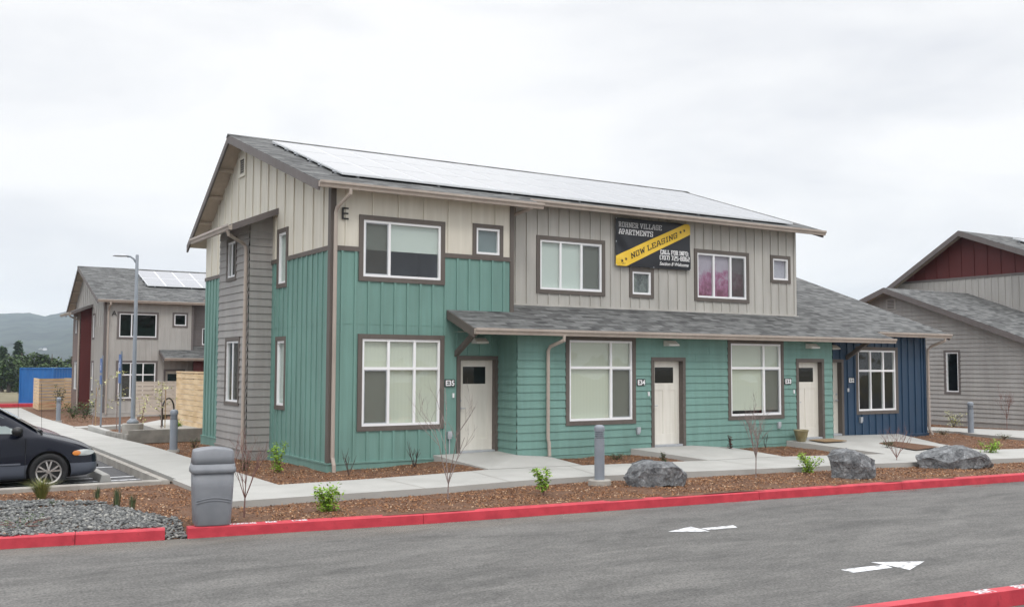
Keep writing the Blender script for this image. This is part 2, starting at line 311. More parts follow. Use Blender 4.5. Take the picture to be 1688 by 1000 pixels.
def trims(W, o, t=T, n=.034):
    a, b, c, d = o; m = MB(); m.wbox(W, a, b, -.002, n, d-t, d); m.wbox(W, a, b, -.002, n, c, c+t)
    m.wbox(W, a, a+t, -.002, n-.002, c+t, d-t); m.wbox(W, b-t, b, -.002, n-.002, c+t, d-t); return m
def window(par, W, o, vs=(), hs=(), blind_or_backing=None, bfrac=1.0, bm=None, screen=None, trimmat=None, partial_h=None, t=T, label=None, room=None):
    a, b, c, d = o[0]+t, o[1]-t, o[2]+t, o[3]-t; fw = .05
    win = trims(W, o, t).build('window', trimmat or TRIM, par, label=label)
    f = MB(); f.wbox(W, a, b, -.06, .014, d-fw, d); f.wbox(W, a, b, -.06, .014, c, c+fw); f.wbox(W, a, a+fw, -.06, .012, c+fw, d-fw); f.wbox(W, b-fw, b, -.06, .012, c+fw, d-fw)
    for k in hs: f.wbox(W, a+fw, b-fw, -.058, .010, c+(d-c)*k-.03, c+(d-c)*k+.03)
    hh = [0]+sorted(hs)+[1]
    for i, k in enumerate(vs):
        for q in range(len(hh)-1):
            if partial_h and (i, q) in partial_h: continue
            z0 = c+fw if q == 0 else c+(d-c)*hh[q]+.03; z1 = d-fw if q == len(hh)-2 else c+(d-c)*hh[q+1]-.03
            f.wbox(W, a+(b-a)*k-.028, a+(b-a)*k+.028, -.056, .008, z0, z1)
    f.build('frame', WHITE, win)
    pq = [W(a+.02, -.03, c+.02), W(b-.02, -.03, c+.02), W(b-.02, -.03, d-.02), W(a+.02, -.03, d-.02)]
    o0, o1, o2 = Vector(W(0, 0, 0)), Vector(W(1, 0, 0)), Vector(W(0, 1, 0))
    if ((o1-o0).cross(Vector((0, 0, 1)))).dot(o2-o0) < 0: pq = pq[::-1]
    MB().quad(*pq).build('pane', GLASS, win)
    if screen:
        vv = [0]+list(vs)+[1]; i, q = screen; x0 = a+(b-a)*vv[i]+(.028 if i else fw); x1 = a+(b-a)*vv[i+1]-(.028 if i < len(vv)-2 else fw)
        z0 = c+(fw if q == 0 else (d-c)*hh[q]+.03); z1 = c+(d-c)*hh[q+1]-(.03 if q < len(hh)-2 else fw)
        sc = MB(); sc.wbox(W, x0, x1, -.012, -.009, z0, z1); sc.build('screen', SCRN, win)
        sf = MB(); e = .022
        sf.wbox(W, x0+.002, x1-.002, -.018, -.004, z1-e, z1-.001); sf.wbox(W, x0+.002, x1-.002, -.018, -.004, z0+.001, z0+e); sf.wbox(W, x0+.002, x0+e, -.017, -.005, z0+e, z1-e); sf.wbox(W, x1-e, x1-.002, -.017, -.005, z0+e, z1-e)
        sf.build('screen_frame', METL, win)
    if bm:
        z0 = d-(d-c)*bfrac; q = MB()
        if bm in (BLINDV,):
            u = a
            while u < b: q.quad(W(u, -.078, z0), W(min(u+.095, b), -.072, z0), W(min(u+.095, b), -.072, d), W(u, -.078, d)); u += .088
        else: q.quad(W(a, -.07, z0), W(b, -.07, z0), W(b, -.07, d), W(a, -.07, d))
        q.build('blind', bm, win)  # real blinds, and sheets that carry painted reflections
    bx = MB(); z0 = c; dp = 1.6
    bx.quad(W(a-.25, -dp, c-.4), W(b+.25, -dp, c-.4), W(b+.25, -dp, d+.2), W(a-.25, -dp, d+.2))
    for uu in (a-.25, b+.25): bx.quad(W(uu, -.1, c-.4), W(uu, -dp, c-.4), W(uu, -dp, d+.2), W(uu, -.1, d+.2))
    for ww in (c-.4, d+.2): bx.quad(W(a-.25, -.1, ww), W(b+.25, -.1, ww), W(b+.25, -dp, ww), W(a-.25, -dp, ww))
    bx.build('room_interior', room or DARK, win)
    return win
def door(par, W, u0, u1, w0, w1, rec=.12, hside=-1, trimmat=None, mt=None, t=.09):
    tm = trimmat or TRIM
    m = MB(); m.wbox(W, u0-t, u1+t, -.002, .034, w1, w1+t); m.wbox(W, u0-t, u0, -.002, .032, w0-.05, w1); m.wbox(W, u1, u1+t, -.002, .032, w0-.05, w1)
    e_ = .004; m.quad(W(u0+e_, .03, w0-.05), W(u0+e_, -rec, w0-.05), W(u0+e_, -rec, w1), W(u0+e_, .03, w1)); m.quad(W(u1-e_, .03, w0-.05), W(u1-e_, -rec, w0-.05), W(u1-e_, -rec, w1), W(u1-e_, .03, w1))
    m.quad(W(u0, .03, w1-e_), W(u1, .03, w1-e_), W(u1, -rec, w1-e_), W(u0, -rec, w1-e_)); m.build('door_frame', tm, par)
    d = MB(); n0 = -rec+.0; wd = u1-u0; h = w1-w0
    lit = (u0+wd*.14, u1-wd*.24, w0+h*.745, w0+h*.925); p1 = (u0+wd*.13, u0+wd*.39, w0+h*.12, w0+h*.65); p2 = (u0+wd*.51, u0+wd*.81, w0+h*.12, w0+h*.65)
    p1 = (u0+wd*.14, u0+wd*.43, w0+h*.13, w0+h*.65); p2 = (u0+wd*.56, u0+wd*.86, w0+h*.13, w0+h*.65); lit = (u0+wd*.15, u0+wd*.80, w0+h*.735, w0+h*.925)
    sheet(d, W, u0+.003, u1-.003, w0+.012, w1-.003, [lit, p1, p2], n=n0, rev=.012)
    for p in (p1, p2): d.quad(W(p[0], n0-.012, p[2]), W(p[1], n0-.012, p[2]), W(p[1], n0-.012, p[3]), W(p[0], n0-.012, p[3]))
    dr = d.build('door', mt or DOORC, par)
    MB().wbox(W, lit[0], lit[1], n0-.03, n0-.008, lit[2], lit[3]).build('door_window', DKGLASS, dr)
    hx = u0+.07 if hside < 0 else u1-.07
    hd = MB(); hd.tube([W(hx, n0, w0+.95), W(hx, n0+.05, w0+.95)], .026); hd.tube([W(hx, n0+.05, w0+.95), W(hx-hside*.11, n0+.055, w0+.95)], .011); hd.tube([W(hx, n0, w0+1.12), W(hx, n0+.022, w0+1.12)], .03)
    hd.build('handle', METL, dr); th = MB(); th.wbox(W, u0, u1, -rec, .02, w0-.04, w0+.01); th.build('threshold', METL, dr); return dr
DKGLASS = mat('dark_door_glass', (0.01, 0.011, 0.012), rough=.05)
def gutter(par, p0, p1, outw, m=None, h=.12, w=.11):    # p0,p1: top back edge; outw: outward horizontal unit
    a, b, o = Vector(p0), Vector(p1), Vector(outw); prof = [(0, 0), (0, -h), (w*.6, -h), (w*.72, -h*.55), (w, -h*.3), (w, 0.012), (w-.015, .012), (w-.015, -h*.2), (.01, -h*.2), (.01, 0)]
    pa = [a+o*x+Vector((0, 0, z)) for x, z in prof]; pb = [b+o*x+Vector((0, 0, z)) for x, z in prof]
    return MB().prism(pa, pb).build('gutter', m or TAN, par, recalc=True)
def spout(par, pts, m=None, r=.042): return MB().tube(pts, r, 8).build('downspout', m or TAN, par, smooth=False)
def roofslab(par, pts, th=.05, name='roof', m=None):    # pts: 4+ coplanar points, top surface
    a = [Vector(p) for p in pts]; b = [p-Vector((0, 0, th)) for p in a]
    return MB().prism(b, a).build(name, m or SHIN, par, recalc=True)
def text_mesh(s, size, ex=.004, off=0.0, sx=1.0, align='LEFT', spacing=1.0, shear=0.0):
    cu = D.curves.new('t', 'FONT'); cu.body = s; cu.size = size; cu.extrude = ex; cu.offset = off; cu.align_x = align; cu.space_character = spacing; cu.shear = shear; cu.resolution_u = 3
    o = D.objects.new('t', cu); COL.objects.link(o); dg = bpy.context.evaluated_depsgraph_get(); me = D.meshes.new_from_object(o.evaluated_get(dg)); D.objects.remove(o)
    mb = MB(); mb.v = [(v.co.x*sx, v.co.y, v.co.z) for v in me.vertices]; mb.f = [tuple(p.vertices) for p in me.polygons]; return mb
def place(mb, fn): mb.v = [tuple(fn(*v)) for v in mb.v]; return mb
def gz(x, y):                                            # lie of the land
    if y < 8: z = 0
    elif y < 34: z = -.45*(y-8)/26
    elif y < 60: z = -.45
    else: z = -.45-2.2*min(1, (y-60)/140)-8*min(1, max(0, (y-200)/500))
    if x > 12 and y < 60: z *= max(0, 1-(x-12)/8)
    return z
# ------------------------------------------------------------------ the two-storey end house (used for the near, far-left and far-right buildings)
SU = .338
def solar(par, x0, y0, z0, nx, ny, s=SU, w=.992, l=1.65, lift=.13):
    k = math.sqrt(1+s*s); first = None; ys = l/k
    def P(x, dy, up=0): return Vector((x, y0+dy/k, z0+s*dy/k+lift+up))
    fr = D.meshes.new('solar_panel')
    mb = MB(); a = [P(x0, 0), P(x0+w-.006, 0), P(x0+w-.006, l-.006), P(x0, l-.006)]; dn = Vector((0, 0, -.04))
    o = Vector((x0, y0, z0)); mb.prism([p+dn-o for p in a], [p-o for p in a])
    fr.from_pydata(mb.v, [], mb.f); fr.materials.append(METW); fr.materials.append(PVG)
    i0 = len(fr.vertices); b = [P(x0+.035, .035, .003)-o, P(x0+w-.047, .035, .003)-o, P(x0+w-.047, l-.047, .003)-o, P(x0+.035, l-.047, .003)-o]
    mb.add(b, [(0, 1, 2, 3)]); fr.clear_geometry(); fr.from_pydata(mb.v, [], mb.f); fr.polygons[len(fr.polygons)-1].material_index = 1
    rl = rootloc(par)
    for j in range(ny):
        for i in range(nx):
            ob = D.objects.new('solar_panel', fr); COL.objects.link(ob); ob.parent = par
            ob.location = o+Vector((i*w, j*l/k, s*j*l/k))-rl
    rk = MB()
    for j in range(ny):
        for t in (.22, .78):
            dy = (j+t)*l; p = P(x0-.08, dy, -.05); q = P(x0+nx*w+.05, dy, -.05); rk.hexa([p+Vector(d) for d in ((0, -.02, -.04), (0, .02, -.04), (0, .02, 0), (0, -.02, 0))]+[q+Vector(d) for d in ((0, -.02, -.04), (0, .02, -.04), (0, .02, 0), (0, -.02, 0))])
            p2 = P(x0-.06, dy, -.13); rk.hexa([p2+Vector(d) for d in ((-.02, -.02, 0), (.02, -.02, 0), (.02, .02, 0), (-.02, .02, 0), (-.02, -.02, .13), (.02, -.02, .13), (.02, .02, .13), (-.02, .02, .13))])
    i = 0
    while i < nx:
        p2 = P(x0+i*w+.4, .10, -.13); rk.hexa([p2+Vector(d) for d in ((-.03, -.03, 0), (.03, -.03, 0), (.03, .03, 0), (-.03, .03, 0), (-.03, -.03, .08), (.03, -.03, .08), (.03, .03, .08), (-.03, .03, .08))]); i += 2
    rk.build('panel_rack', METL, par)
METW = mat('panel_frame_metal', (.60, .62, .64), rough=.3)
def pvg():
    m = D.materials.new('solar_glass'); m.use_nodes = True; n = m.node_tree.nodes; l = m.node_tree.links; b = n['Principled BSDF']
    b.inputs['Roughness'].default_value = .16; b.inputs['IOR'].default_value = 1.7; b.inputs['Coat Weight'].default_value = 1; b.inputs['Coat Roughness'].default_value = .1
    tc = n.new('ShaderNodeTexCoord'); br = n.new('ShaderNodeTexBrick'); br.offset = 0; br.inputs['Scale'].default_value = 1; br.inputs['Brick Width'].default_value = .16; br.inputs['Row Height'].default_value = .15
    br.inputs['Mortar Size'].default_value = .004; br.inputs['Color1'].default_value = (.085, .09, .12, 1); br.inputs['Color2'].default_value = (.10, .11, .14, 1); br.inputs['Mortar'].default_value = (.11, .12, .15, 1)
    l.new(tc.outputs['Object'], br.inputs['Vector']); l.new(br.outputs[0], b.inputs['Base Color']); return m
PVG = pvg()
def end_house(par, ox, oy, oz, c, depth=9.6, uend=15.3, vend=14.5, bay=True, base=True, win=True, roof_x0=-.44, belt=True):
    """front-left two storey end; c: colours low, up, side_low, side_up, bay_front, bay_side, set_back, trim"""
    F = WF(ox, oy, oz, (1, 0), (0, -1)); G = WF(ox, oy, oz, (0, 1), (-1, 0))
    lo, up = c['low'], c['up']; B = 4.6
    def zr(y): return 5.93+SU*(y+.35) if y < 6.11 else 8.113-.627*(y-6.11)
    cl1 = ((ox, oy-.35, oz+5.90), Vector((0, -SU, 1)).normalized()); cl2 = ((ox, oy+6.11, oz+8.075), Vector((0, .627, 1)).normalized())
    # front wall
    w1 = (.614, 2.668, 3.943, 5.35); w2 = (.617, 2.668, .789, 2.827); w3 = (3.38, 4.18, 4.60, 5.38); dr = (3.08, 3.99, .268, 2.298)
    ih = lambda o: (o[0]+T, o[1]-T, o[2]+T, o[3]-T)
    m = MB(); bb_wall(m, F, 0, 4.47, .14, B, [ih(w1), ih(w2), dr, ih(w3)], ph=.245, sp=.305); m.build('wall', lo, par, clip=[cl1])
    m = MB(); bb_wall(m, F, 0, 4.47, B, 5.93, [ih(w1), ih(w3)], ph=.32, sp=.61, bw=.035); m.build('wall', up, par, clip=[cl1])
    # gable wall
    g1 = (2.62, 3.33, 1.14, 2.827); g2 = (2.62, 3.33, 3.96, 5.35)
    ranges = [(0, 3.74), (6.19, depth)] if bay else [(0, depth)]
    ml = MB(); mu = MB(); hs = [ih(g1), ih(g2)]
    for a, b in ranges: ml = MB(); bb_wall(ml, G, a, b, .14, B, hs if a == 0 else [], ph=.14); ml.build('wall', c.get('side_low', lo), par)
    bb_wall(mu, G, 0, depth, B, 8.2, hs, ph=.44, sp=.61, bw=.035)
    mu.build('wall', c.get('side_up', up), par, clip=[cl1, cl2])
    # seam lines, belts, corner boards
    tr = c['trim']; m = MB()
    if belt:
        for a, b in iv_minus(.1, 4.37, [(w1[0], w1[1])]): m.wbox(F, a, b, 0, .03, B-.04, B+.06)
        for a, b in [(.1, 2.62), (3.33, 3.74), (6.19, depth)]: m.wbox(G, a, b, 0, .03, B-.04, B+.06)
    m.wbox(F, -.03, .09, 0, .03, .14, 5.95); m.wbox(F, 4.37, 4.47, 0, .03, 3.35, 6.05); m.wbox(G, 0, .12, 0, .0295, .14, 5.95)
    m.split('corner_trim', tr, par, clip=[cl1])
    m = MB(); m.wbox(F, .05, 4.1, .0, .007, 3.03, 3.045); m.wbox(G, .1, 3.74, .0, .007, 3.03, 3.045); m.split('seam_flashing', lo, par)
    # base
    if base:
        m = MB(); m.wbox(F, -.045, 3.0, 0, .045, -.4, .13); m.wbox(G, -.044, 3.74, 0, .0445, -.4, .13)
        m.wbox(F, -.06, 3.0, 0, .062, .13, .165); m.wbox(G, -.06, 3.74, 0, .061, .13, .165)
        m.wbox(G, 6.19, depth, 0, .045, -.4, .13+.02); m.wbox(G, 6.19, depth, 0, .06, .15, .18); m.split('base_skirt', c.get('base', lo), par)
    if win:
        window(par, F, w1, vs=(.33,), bm=BLINDW if c.get('blinds') else None, bfrac=.52, screen=(0, 0) if c.get('blinds') else None, trimmat=tr, room=LAVREFL if c.get('blinds') else None)
        window(par, F, w2, vs=(.333, .667), hs=(.66,), bm=BLINDV if c.get('blinds') else None, screen=(0, 0), trimmat=tr)
        window(par, F, w3, bm=REFLG if c.get('blinds') else None, trimmat=tr, t=.09)
        window(par, G, g1, bm=BLINDW if c.get('blinds') else None, trimmat=tr, t=.1); window(par, G, g2, bm=BLINDW if c.get('blinds') else None, trimmat=tr, t=.1)
        door(par, F, dr[0], dr[1], dr[2], dr[3], trimmat=tr)
    if bay:
        bw = .55; Bs = WF(ox-bw, oy, oz, (0, 1), (-1, 0)); Bf = WF(ox-bw, oy+3.74, oz, (1, 0), (0, -1)); Bb = WF(ox-bw, oy+6.19, oz, (1, 0), (0, 1))
        b1 = (4.74, 5.56, 4.24, 5.31) if not c.get('bayw') else c['bayw'][0]; b2 = (4.33, 5.52, 1.18, 2.84) if not c.get('bayw') else c['bayw'][1]
        hs = [ih(b1), ih(b2)]; clb = ((ox-bw, oy, oz+5.56), Vector((-.42, 0, 1)).normalized())
        m = MB(); lap_wall(m, Bs, 3.74, 6.19, .18, 5.6, hs); m.build('bay_side_wall', c['bay_side'], par, clip=[clb])
        m = MB(); lap_wall(m, Bf, 0, bw, .18, 5.9); m.build('bay_front_wall', c['bay_front'], par, clip=[clb]); m = MB(); lap_wall(m, Bb, 0, bw, .18, 5.9); m.build('bay_back_wall', c['bay_front'], par, clip=[clb])
        m = MB(); m.wbox(Bs, 3.70, 6.23, 0, .04, -.4, .16); m.wbox(Bf, -.041, bw, 0, .041, -.4, .16); m.wbox(Bs, 3.68, 6.25, 0, .055, .16, .19); m.wbox(Bf, -.056, bw, 0, .056, .16, .19); m.build('base_skirt', c['bay_side'], par)
        if win:
            window(par, Bs, b1, vs=(.5,), trimmat=tr, t=.08, screen=(0, 0)); window(par, Bs, b2, vs=(.5,), trimmat=tr, t=.08, screen=(0, 0))
        # shed roof over the bay
        s = .42; x0, x1, y0, y1 = ox-1.10, ox+.0, oy+3.36, oy+6.75; z = lambda x: oz+5.58+s*(x-(ox-bw))+.07
        roofslab(par, [(x0, y0, z(x0)), (x1, y0, z(x1)), (x1, y1, z(x1)), (x0, y1, z(x0))], .05)
        m = MB(); m.prism([(x0, y0-.02, z(x0)-.15), (x1, y0-.02, z(x1)-.15), (x1, y0-.02, z(x1)-.005), (x0, y0-.02, z(x0)-.005)], [(x0, y0+.02, z(x0)-.15), (x1, y0+.02, z(x1)-.15), (x1, y0+.02, z(x1)-.005), (x0, y0+.02, z(x0)-.005)]); m.split('rake_board', c.get('fascia', FASC), par)
        m = MB(); m.quad((x0, y0, z(x0)-.09), (x1, y0, z(x1)-.09), (x1, y1, z(x1)-.09), (x0, y1, z(x0)-.09)); m.build('soffit', SOFF, par)
        gutter(par, (x0, y0-.03, z(x0)-.02), (x0, y1, z(x0)-.02), (-1, 0, 0))
        spout(par, [(x0-.06, y0+.14, z(x0)-.12), (x0-.03, y0+.14, z(x0)-.24), (ox-bw-.10, oy+3.84, oz+5.02), (ox-bw-.06, oy+3.84, oz+4.9), (ox-bw-.06, oy+3.84, oz+.1)])
    # roof
    X0, XM, X1 = ox+roof_x0, ox+5.0, ox+uend; yr = 6.11; yb = depth+.46
    P = lambda x, y: (x, oy+y, oz+zr(y))
    rf = roofslab(par, [P(X0, -.35), P(XM, -.35), P(XM, .25), P(X1, .25), P(X1, yr), P(X0, yr)], .05)
    roofslab(par, [P(X0, yr), P(X1, yr), P(X1, yb), P(X0, yb)], .05)
    m = MB(); m.prism([(X0-.02, oy+yr-.14, oz+8.075), (X0-.02, oy+yr, oz+8.145), (X0-.02, oy+yr+.13, oz+8.05)], [(X1+.02, oy+yr-.14, oz+8.075), (X1+.02, oy+yr, oz+8.145), (X1+.02, oy+yr+.13, oz+8.05)]); m.build('ridge_cap', SHIN, rf)
    m = MB()
    for (ya, yb_, xx) in ((-.35, yr, X0), (yr, yb, X0), (.25, yr, X1-.04), (yr, yb, X1-.04)):
        a, b = P(xx, ya), P(xx, yb_); q = lambda p, dx, dz: (p[0]+dx, p[1], p[2]+dz)
        m.hexa([q(a, -.01, -.21), q(a, .04, -.21), q(b, .04, -.21), q(b, -.01, -.21), q(a, -.01, -.012), q(a, .04, -.012), q(b, .04, -.012), q(b, -.01, -.012)])
    m.split('rake_board', c.get('fascia', FASC), par)
    m = MB(); q = lambda p, dz: (p[0], p[1], p[2]+dz)
    for (xa, xb, ya, yb_) in ((X0+.04, XM-.01, -.34, yr), (XM-.01, X1-.04, .26, yr), (X0+.04, X1-.04, yr, yb-.02)):
        m.quad(q(P(xa, ya), -.085), q(P(xb, ya), -.085), q(P(xb, yb_), -.085), q(P(xa, yb_), -.085))
    for yy in (7.1, 8.05, 9.0, 1.5, 3.0, 4.5):
        a, b = P(X0+.04, yy), P(ox, yy); m.hexa([(a[0], a[1]-.03, a[2]-.18), (b[0], b[1]-.03, b[2]-.18), (b[0], b[1]+.03, b[2]-.18), (a[0], a[1]+.03, a[2]-.18), (a[0], a[1]-.03, a[2]-.09), (b[0], b[1]-.03, b[2]-.09), (b[0], b[1]+.03, b[2]-.09), (a[0], a[1]+.03, a[2]-.09)])
    m.build('soffit', SOFF, par)
    gutter(par, (X0, oy-.36, oz+5.91), (XM+.03, oy-.36, oz+5.91), (0, -1, 0)); gutter(par, (XM+.03, oy+.24, oz+6.10), (X1, oy+.24, oz+6.10), (0, -1, 0))
    # set-back upper wall and hidden back and side walls
    S = WF(ox, oy+.61, oz, (1, 0), (0, -1)); return F, G, S, zr, ih, cl1
# ------------------------------------------------------------------ BUILDING E (main)
E = thing('apartment_building', 'near teal, cream and gray apartment building with a navy end unit and rooftop solar', 'building', (0, 0, 0))
F, G, S, zr, ih, cl1 = end_house(E, 0, 0, 0, dict(low=TEAL, up=CREAM, bay_front=BAYG, bay_side=BAYG, trim=TRIM, blinds=True))
# upper set-back gray wall
uw = [(5.507, 7.579, 3.925, 5.335), (8.37, 9.17, 3.93, 4.70), (10.59, 12.615, 3.925, 5.335), (13.47, 14.27, 4.55, 5.34)]
m = MB(); bb_wall(m, S, 4.47, 14.5, 3.5, 6.3, [ih(x) for x in uw], ph=.12, sp=.318, bw=.022); m.build('wall', GRAY, E, label='warm gray board and batten upper wall', clip=[cl1])
window(E, S, uw[0], vs=(.33, .667), bm=BLINDW, screen=(2, 0)); window(E, S, uw[1], t=.09, bm=REFLM); window(E, S, uw[2], vs=(.34, .68), bm=BACKP, screen=(2, 0), label='upper window with a magenta curtain'); window(E, S, uw[3], t=.09, bm=BLINDL)
m = MB(); m.wbox(S, 14.42, 14.5, 0, .03, 3.4, 6.2); m.wbox(S, 4.47, 14.42, 0, .03, 3.48, 3.66); m.split('corner_trim', GRAY, E, clip=[cl1])
W_ = WF(14.5, 0, 0, (0, 1), (1, 0)); m = MB(); bb_wall(m, W_, .61, 9.6, 2.5, 8.2); m.build('wall', GRAY, E, clip=[cl1, ((0, 6.11, 8.075), Vector((0, .627, 1)).normalized())])
m = MB(); m.quad((0, 9.6, 0), (14.5, 9.6, 0), (14.5, 9.6, 5.85), (0, 9.6, 5.85)); m.quad((14.5, 9.6, 0), (19.27, 9.6, 0), (19.27, 9.6, 3.1), (14.5, 9.6, 3.1)); m.split('wall', TEAL, E)
m = MB(); RT = WF(4.47, 0, 0, (0, 1), (1, 0)); m.quad(RT(0, 0, 3), RT(.61, 0, 3), RT(.61, 0, 6.1), RT(0, 0, 6.1)); m.build('wall', CREAM, E, clip=[cl1])
# ground floor lap wall
Lp = WF(0, -.813, 0, (1, 0), (0, -1)); lw = [(5.368, 7.403, .813, 2.86), (10.398, 12.409, .813, 2.86)]; ld = [(7.97, 8.88, .268, 2.298), (12.97, 13.88, .268, 2.298)]

m = MB(); lap_wall(m, Lp, 4.068, 14.31, .16, 3.05, [ih(x) for x in lw]+ld); m.build('wall', TEAL, E, label='teal lap siding ground floor wall')
RL = WF(4.068, 0, 0, (0, 1), (-1, 0)); RR = WF(14.31, 0, 0, (0, 1), (1, 0))
m = MB(); lap_wall(m, RL, -.829, 0, .16, 3.3); m.build('wall', TEAL, E, clip=[((0, -1.2, 2.93), Vector((0, -.361, 1)).normalized())]); m = MB(); lap_wall(m, RR, -.829, -.17, .16, 3.2); m.build('wall', TEAL, E, clip=[((0, -1.2, 2.93), Vector((0, -.361, 1)).normalized())])
m = MB(); m.wbox(Lp, 4.05, 14.33, .0, .045, -.3, .15); m.build('base_skirt', TEAL, E)
for o, v in zip(lw, ((.66,), (.66,))):
    window(E, Lp, o, vs=v, hs=(.66,), bm=BLINDV, bfrac=1 if o[0] < 7 else .93, screen=(1, 0))
for q, hs_ in zip(ld, (-1, -1)): door(E, Lp, *q, hside=hs_)
# navy end unit
Bw = WF(0, -.17, 0, (1, 0), (0, -1)); bwin = (16.06, 17.95, .80, 2.76); bd = (14.52, 15.44, .268, 2.298)
m = MB(); bb_wall(m, Bw, 14.31, 19.27, .16, 3.4, [ih(bwin), bd], sp=.305, ph=.2); LRC = ((0, -1.2, 2.93), Vector((0, -.361, 1)).normalized()); m.build('wall', BLUE, E, label='navy board and batten wall', clip=[LRC])
m = MB(); m.wbox(Bw, 16.8, 19.32, 0, .05, -.4, .14); m.wbox(Bw, 16.8, 19.34, 0, .068, .14, .18); m.build('base_skirt', BLUE, E)
BR = WF(19.27, 0, 0, (0, 1), (1, 0)); m = MB(); bb_wall(m, BR, -.17, 9.6, .14, 5.6); m.build('wall', BLUE, E, clip=[LRC, ((0, 6.1, 5.58), Vector((0, .62, 1)).normalized())])
m = MB(); m.wbox(Bw, 19.2, 19.29, 0, .03, .14, 3.1); m.build('corner_trim', BLUE, E)
window(E, Bw, bwin, vs=(.34, .68), hs=(.66,)); door(E, Bw, *bd, hside=1)
# lower roof
ZL = lambda y: 2.975+.361*(y+1.2); Q = lambda x, y: (x, y, ZL(y))
lr = roofslab(E, [Q(2.74, -1.2), Q(16.46, -1.2), Q(16.46, -.6), Q(19.9, -.6), Q(19.9, 6.1), Q(14.52, 6.1), Q(14.52, .59), Q(4.47, .59), Q(4.47, -.022), Q(2.74, -.022)], .05)
roofslab(E, [Q(14.52, 6.1), Q(19.9, 6.1), (19.9, 10, 3.2), (14.52, 10, 3.2)], .05)
gutter(E, (2.74, -1.21, 2.955), (16.46, -1.21, 2.955), (0, -1, 0)); gutter(E, (16.50, -.61, 3.172), (19.9, -.61, 3.172), (0, -1, 0))
m = MB()
for xx, ya, yb in ((2.72, -1.2, -.024), (19.88, -.6, 6.1)):
    m.hexa([(xx, ya, ZL(ya)-.2), (xx+.05, ya, ZL(ya)-.2), (xx+.05, yb, ZL(yb)-.2), (xx, yb, ZL(yb)-.2), (xx, ya, ZL(ya)-.01), (xx+.05, ya, ZL(ya)-.01), (xx+.05, yb, ZL(yb)-.01), (xx, yb, ZL(yb)-.01)])
m.split('rake_board', TRIM, E)
m = MB(); m.quad((2.78, -1.19, 2.9), (16.46, -1.19, 2.9), (16.46, -.2, 2.91), (2.78, -.2, 2.91)); m.quad((16.46, -.6, 3.1), (19.88, -.6, 3.1), (19.88, -.18, 3.1), (16.46, -.18, 3.1)); m.build('soffit', SOFF, E)
for x, yw, yo in ((2.98, -.0, -.95), (15.7, -.17, -1.05)):
    m = MB(); a = Vector((x, yw, 2.42)); b = Vector((x, yo, 2.93)); m.hexa([a+Vector((-.045, 0, -.05)), a+Vector((.045, 0, -.05)), b+Vector((.045, 0, -.05)), b+Vector((-.045, 0, -.05)), a+Vector((-.045, 0, .07)), a+Vector((.045, 0, .07)), b+Vector((.045, 0, .07)), b+Vector((-.045, 0, .07))]); m.build('roof_brace', TRIM, E)
# flashing line at the foot of the set-back wall
m = MB(); m.wbox(S, 4.47, 14.56, .0, .045, 3.60, 3.635); m.build('wall_flashing', GRAY, E)
# downspouts
spout(E, [(.24, -.42, 5.80), (.24, -.42, 5.70), (.07, -.13, 5.44), (.06, -.085, 5.34), (.06, -.085, .28), (.07, -.14, .12), (.07, -.15, -.02)])
spout(E, [(5.10, .18, 5.98), (5.10, .18, 5.90), (4.70, .50, 5.72), (4.66, .54, 5.62), (4.66, .54, 3.72), (4.72, .46, 3.62)])
spout(E, [(5.02, -1.27, 2.86), (5.02, -1.27, 2.74), (4.86, -.95, 2.60), (4.84, -.90, 2.50), (4.84, -.90, .55), (4.86, -.91, .45), (4.86, -.93, .16)])
spout(E, [(19.58, -.67, 3.06), (19.58, -.67, 2.98), (19.40, -.30, 2.80), (19.30, -.26, 2.70), (19.30, -.26, .3), (19.36, -.32, .12)])
# wall lights, outlets, door bells, letter, gable vent
LAMP = mat('lamp_white_metal', (.62, .62, .58), rough=.5)
for x, y in ((3.52, -.0), (8.43, -.813), (13.42, -.813), (15.0, -.17)):
    m = MB(); m.prism([(x-.16, y-.02, 2.66), (x-.16, y-.02, 2.79), (x-.16, y-.10, 2.79), (x-.16, y-.24, 2.70), (x-.16, y-.24, 2.665)], [(x+.16, y-.02, 2.66), (x+.16, y-.02, 2.79), (x+.16, y-.10, 2.79), (x+.16, y-.24, 2.70), (x+.16, y-.24, 2.665)]); m.build('wall_light', LAMP, E, recalc=True)
for x, y in ((2.80, -.0), (7.45, -.813), (12.18, -.813), (16.22, -.17)):
    m = MB(); m.box(x-.045, x+.045, y-.07, y-.005, .56, .72); m.box(x-.052, x+.052, y-.085, y-.06, .60, .73); m.build('outlet_box', METL, E, bevel=.006)
    m = MB(); xb = {2.80: 2.90, 7.45: 7.79, 12.18: 12.78, 16.22: 15.72}[x]; m.box(xb-.017, xb+.017, y-.045, y, 1.46, 1.56); m.build('door_bell', WHITE, E)
t = text_mesh('E', .37, .008); place(t, lambda x, y, z: (.19+x, -.03-z, 5.215+y)); t.build('building_letter', BLKL, E)
m = MB()
for k in range(6): m.hexa([(-.03, 6.0, 7.17+k*.06), (-.005, 6.0, 7.19+k*.06), (-.005, 6.36, 7.19+k*.06), (-.03, 6.36, 7.17+k*.06), (-.03, 6.0, 7.18+k*.06), (-.005, 6.0, 7.20+k*.06), (-.005, 6.36, 7.20+k*.06), (-.03, 6.36, 7.18+k*.06)])
vt = MB(); vt.box(-.045, -.002, 5.90, 6.0, 7.07, 7.60); vt.box(-.045, -.002, 6.36, 6.46, 7.07, 7.60); vt.box(-.044, -.002, 6.0, 6.36, 7.53, 7.60); vt.box(-.044, -.002, 6.0, 6.36, 7.07, 7.15)
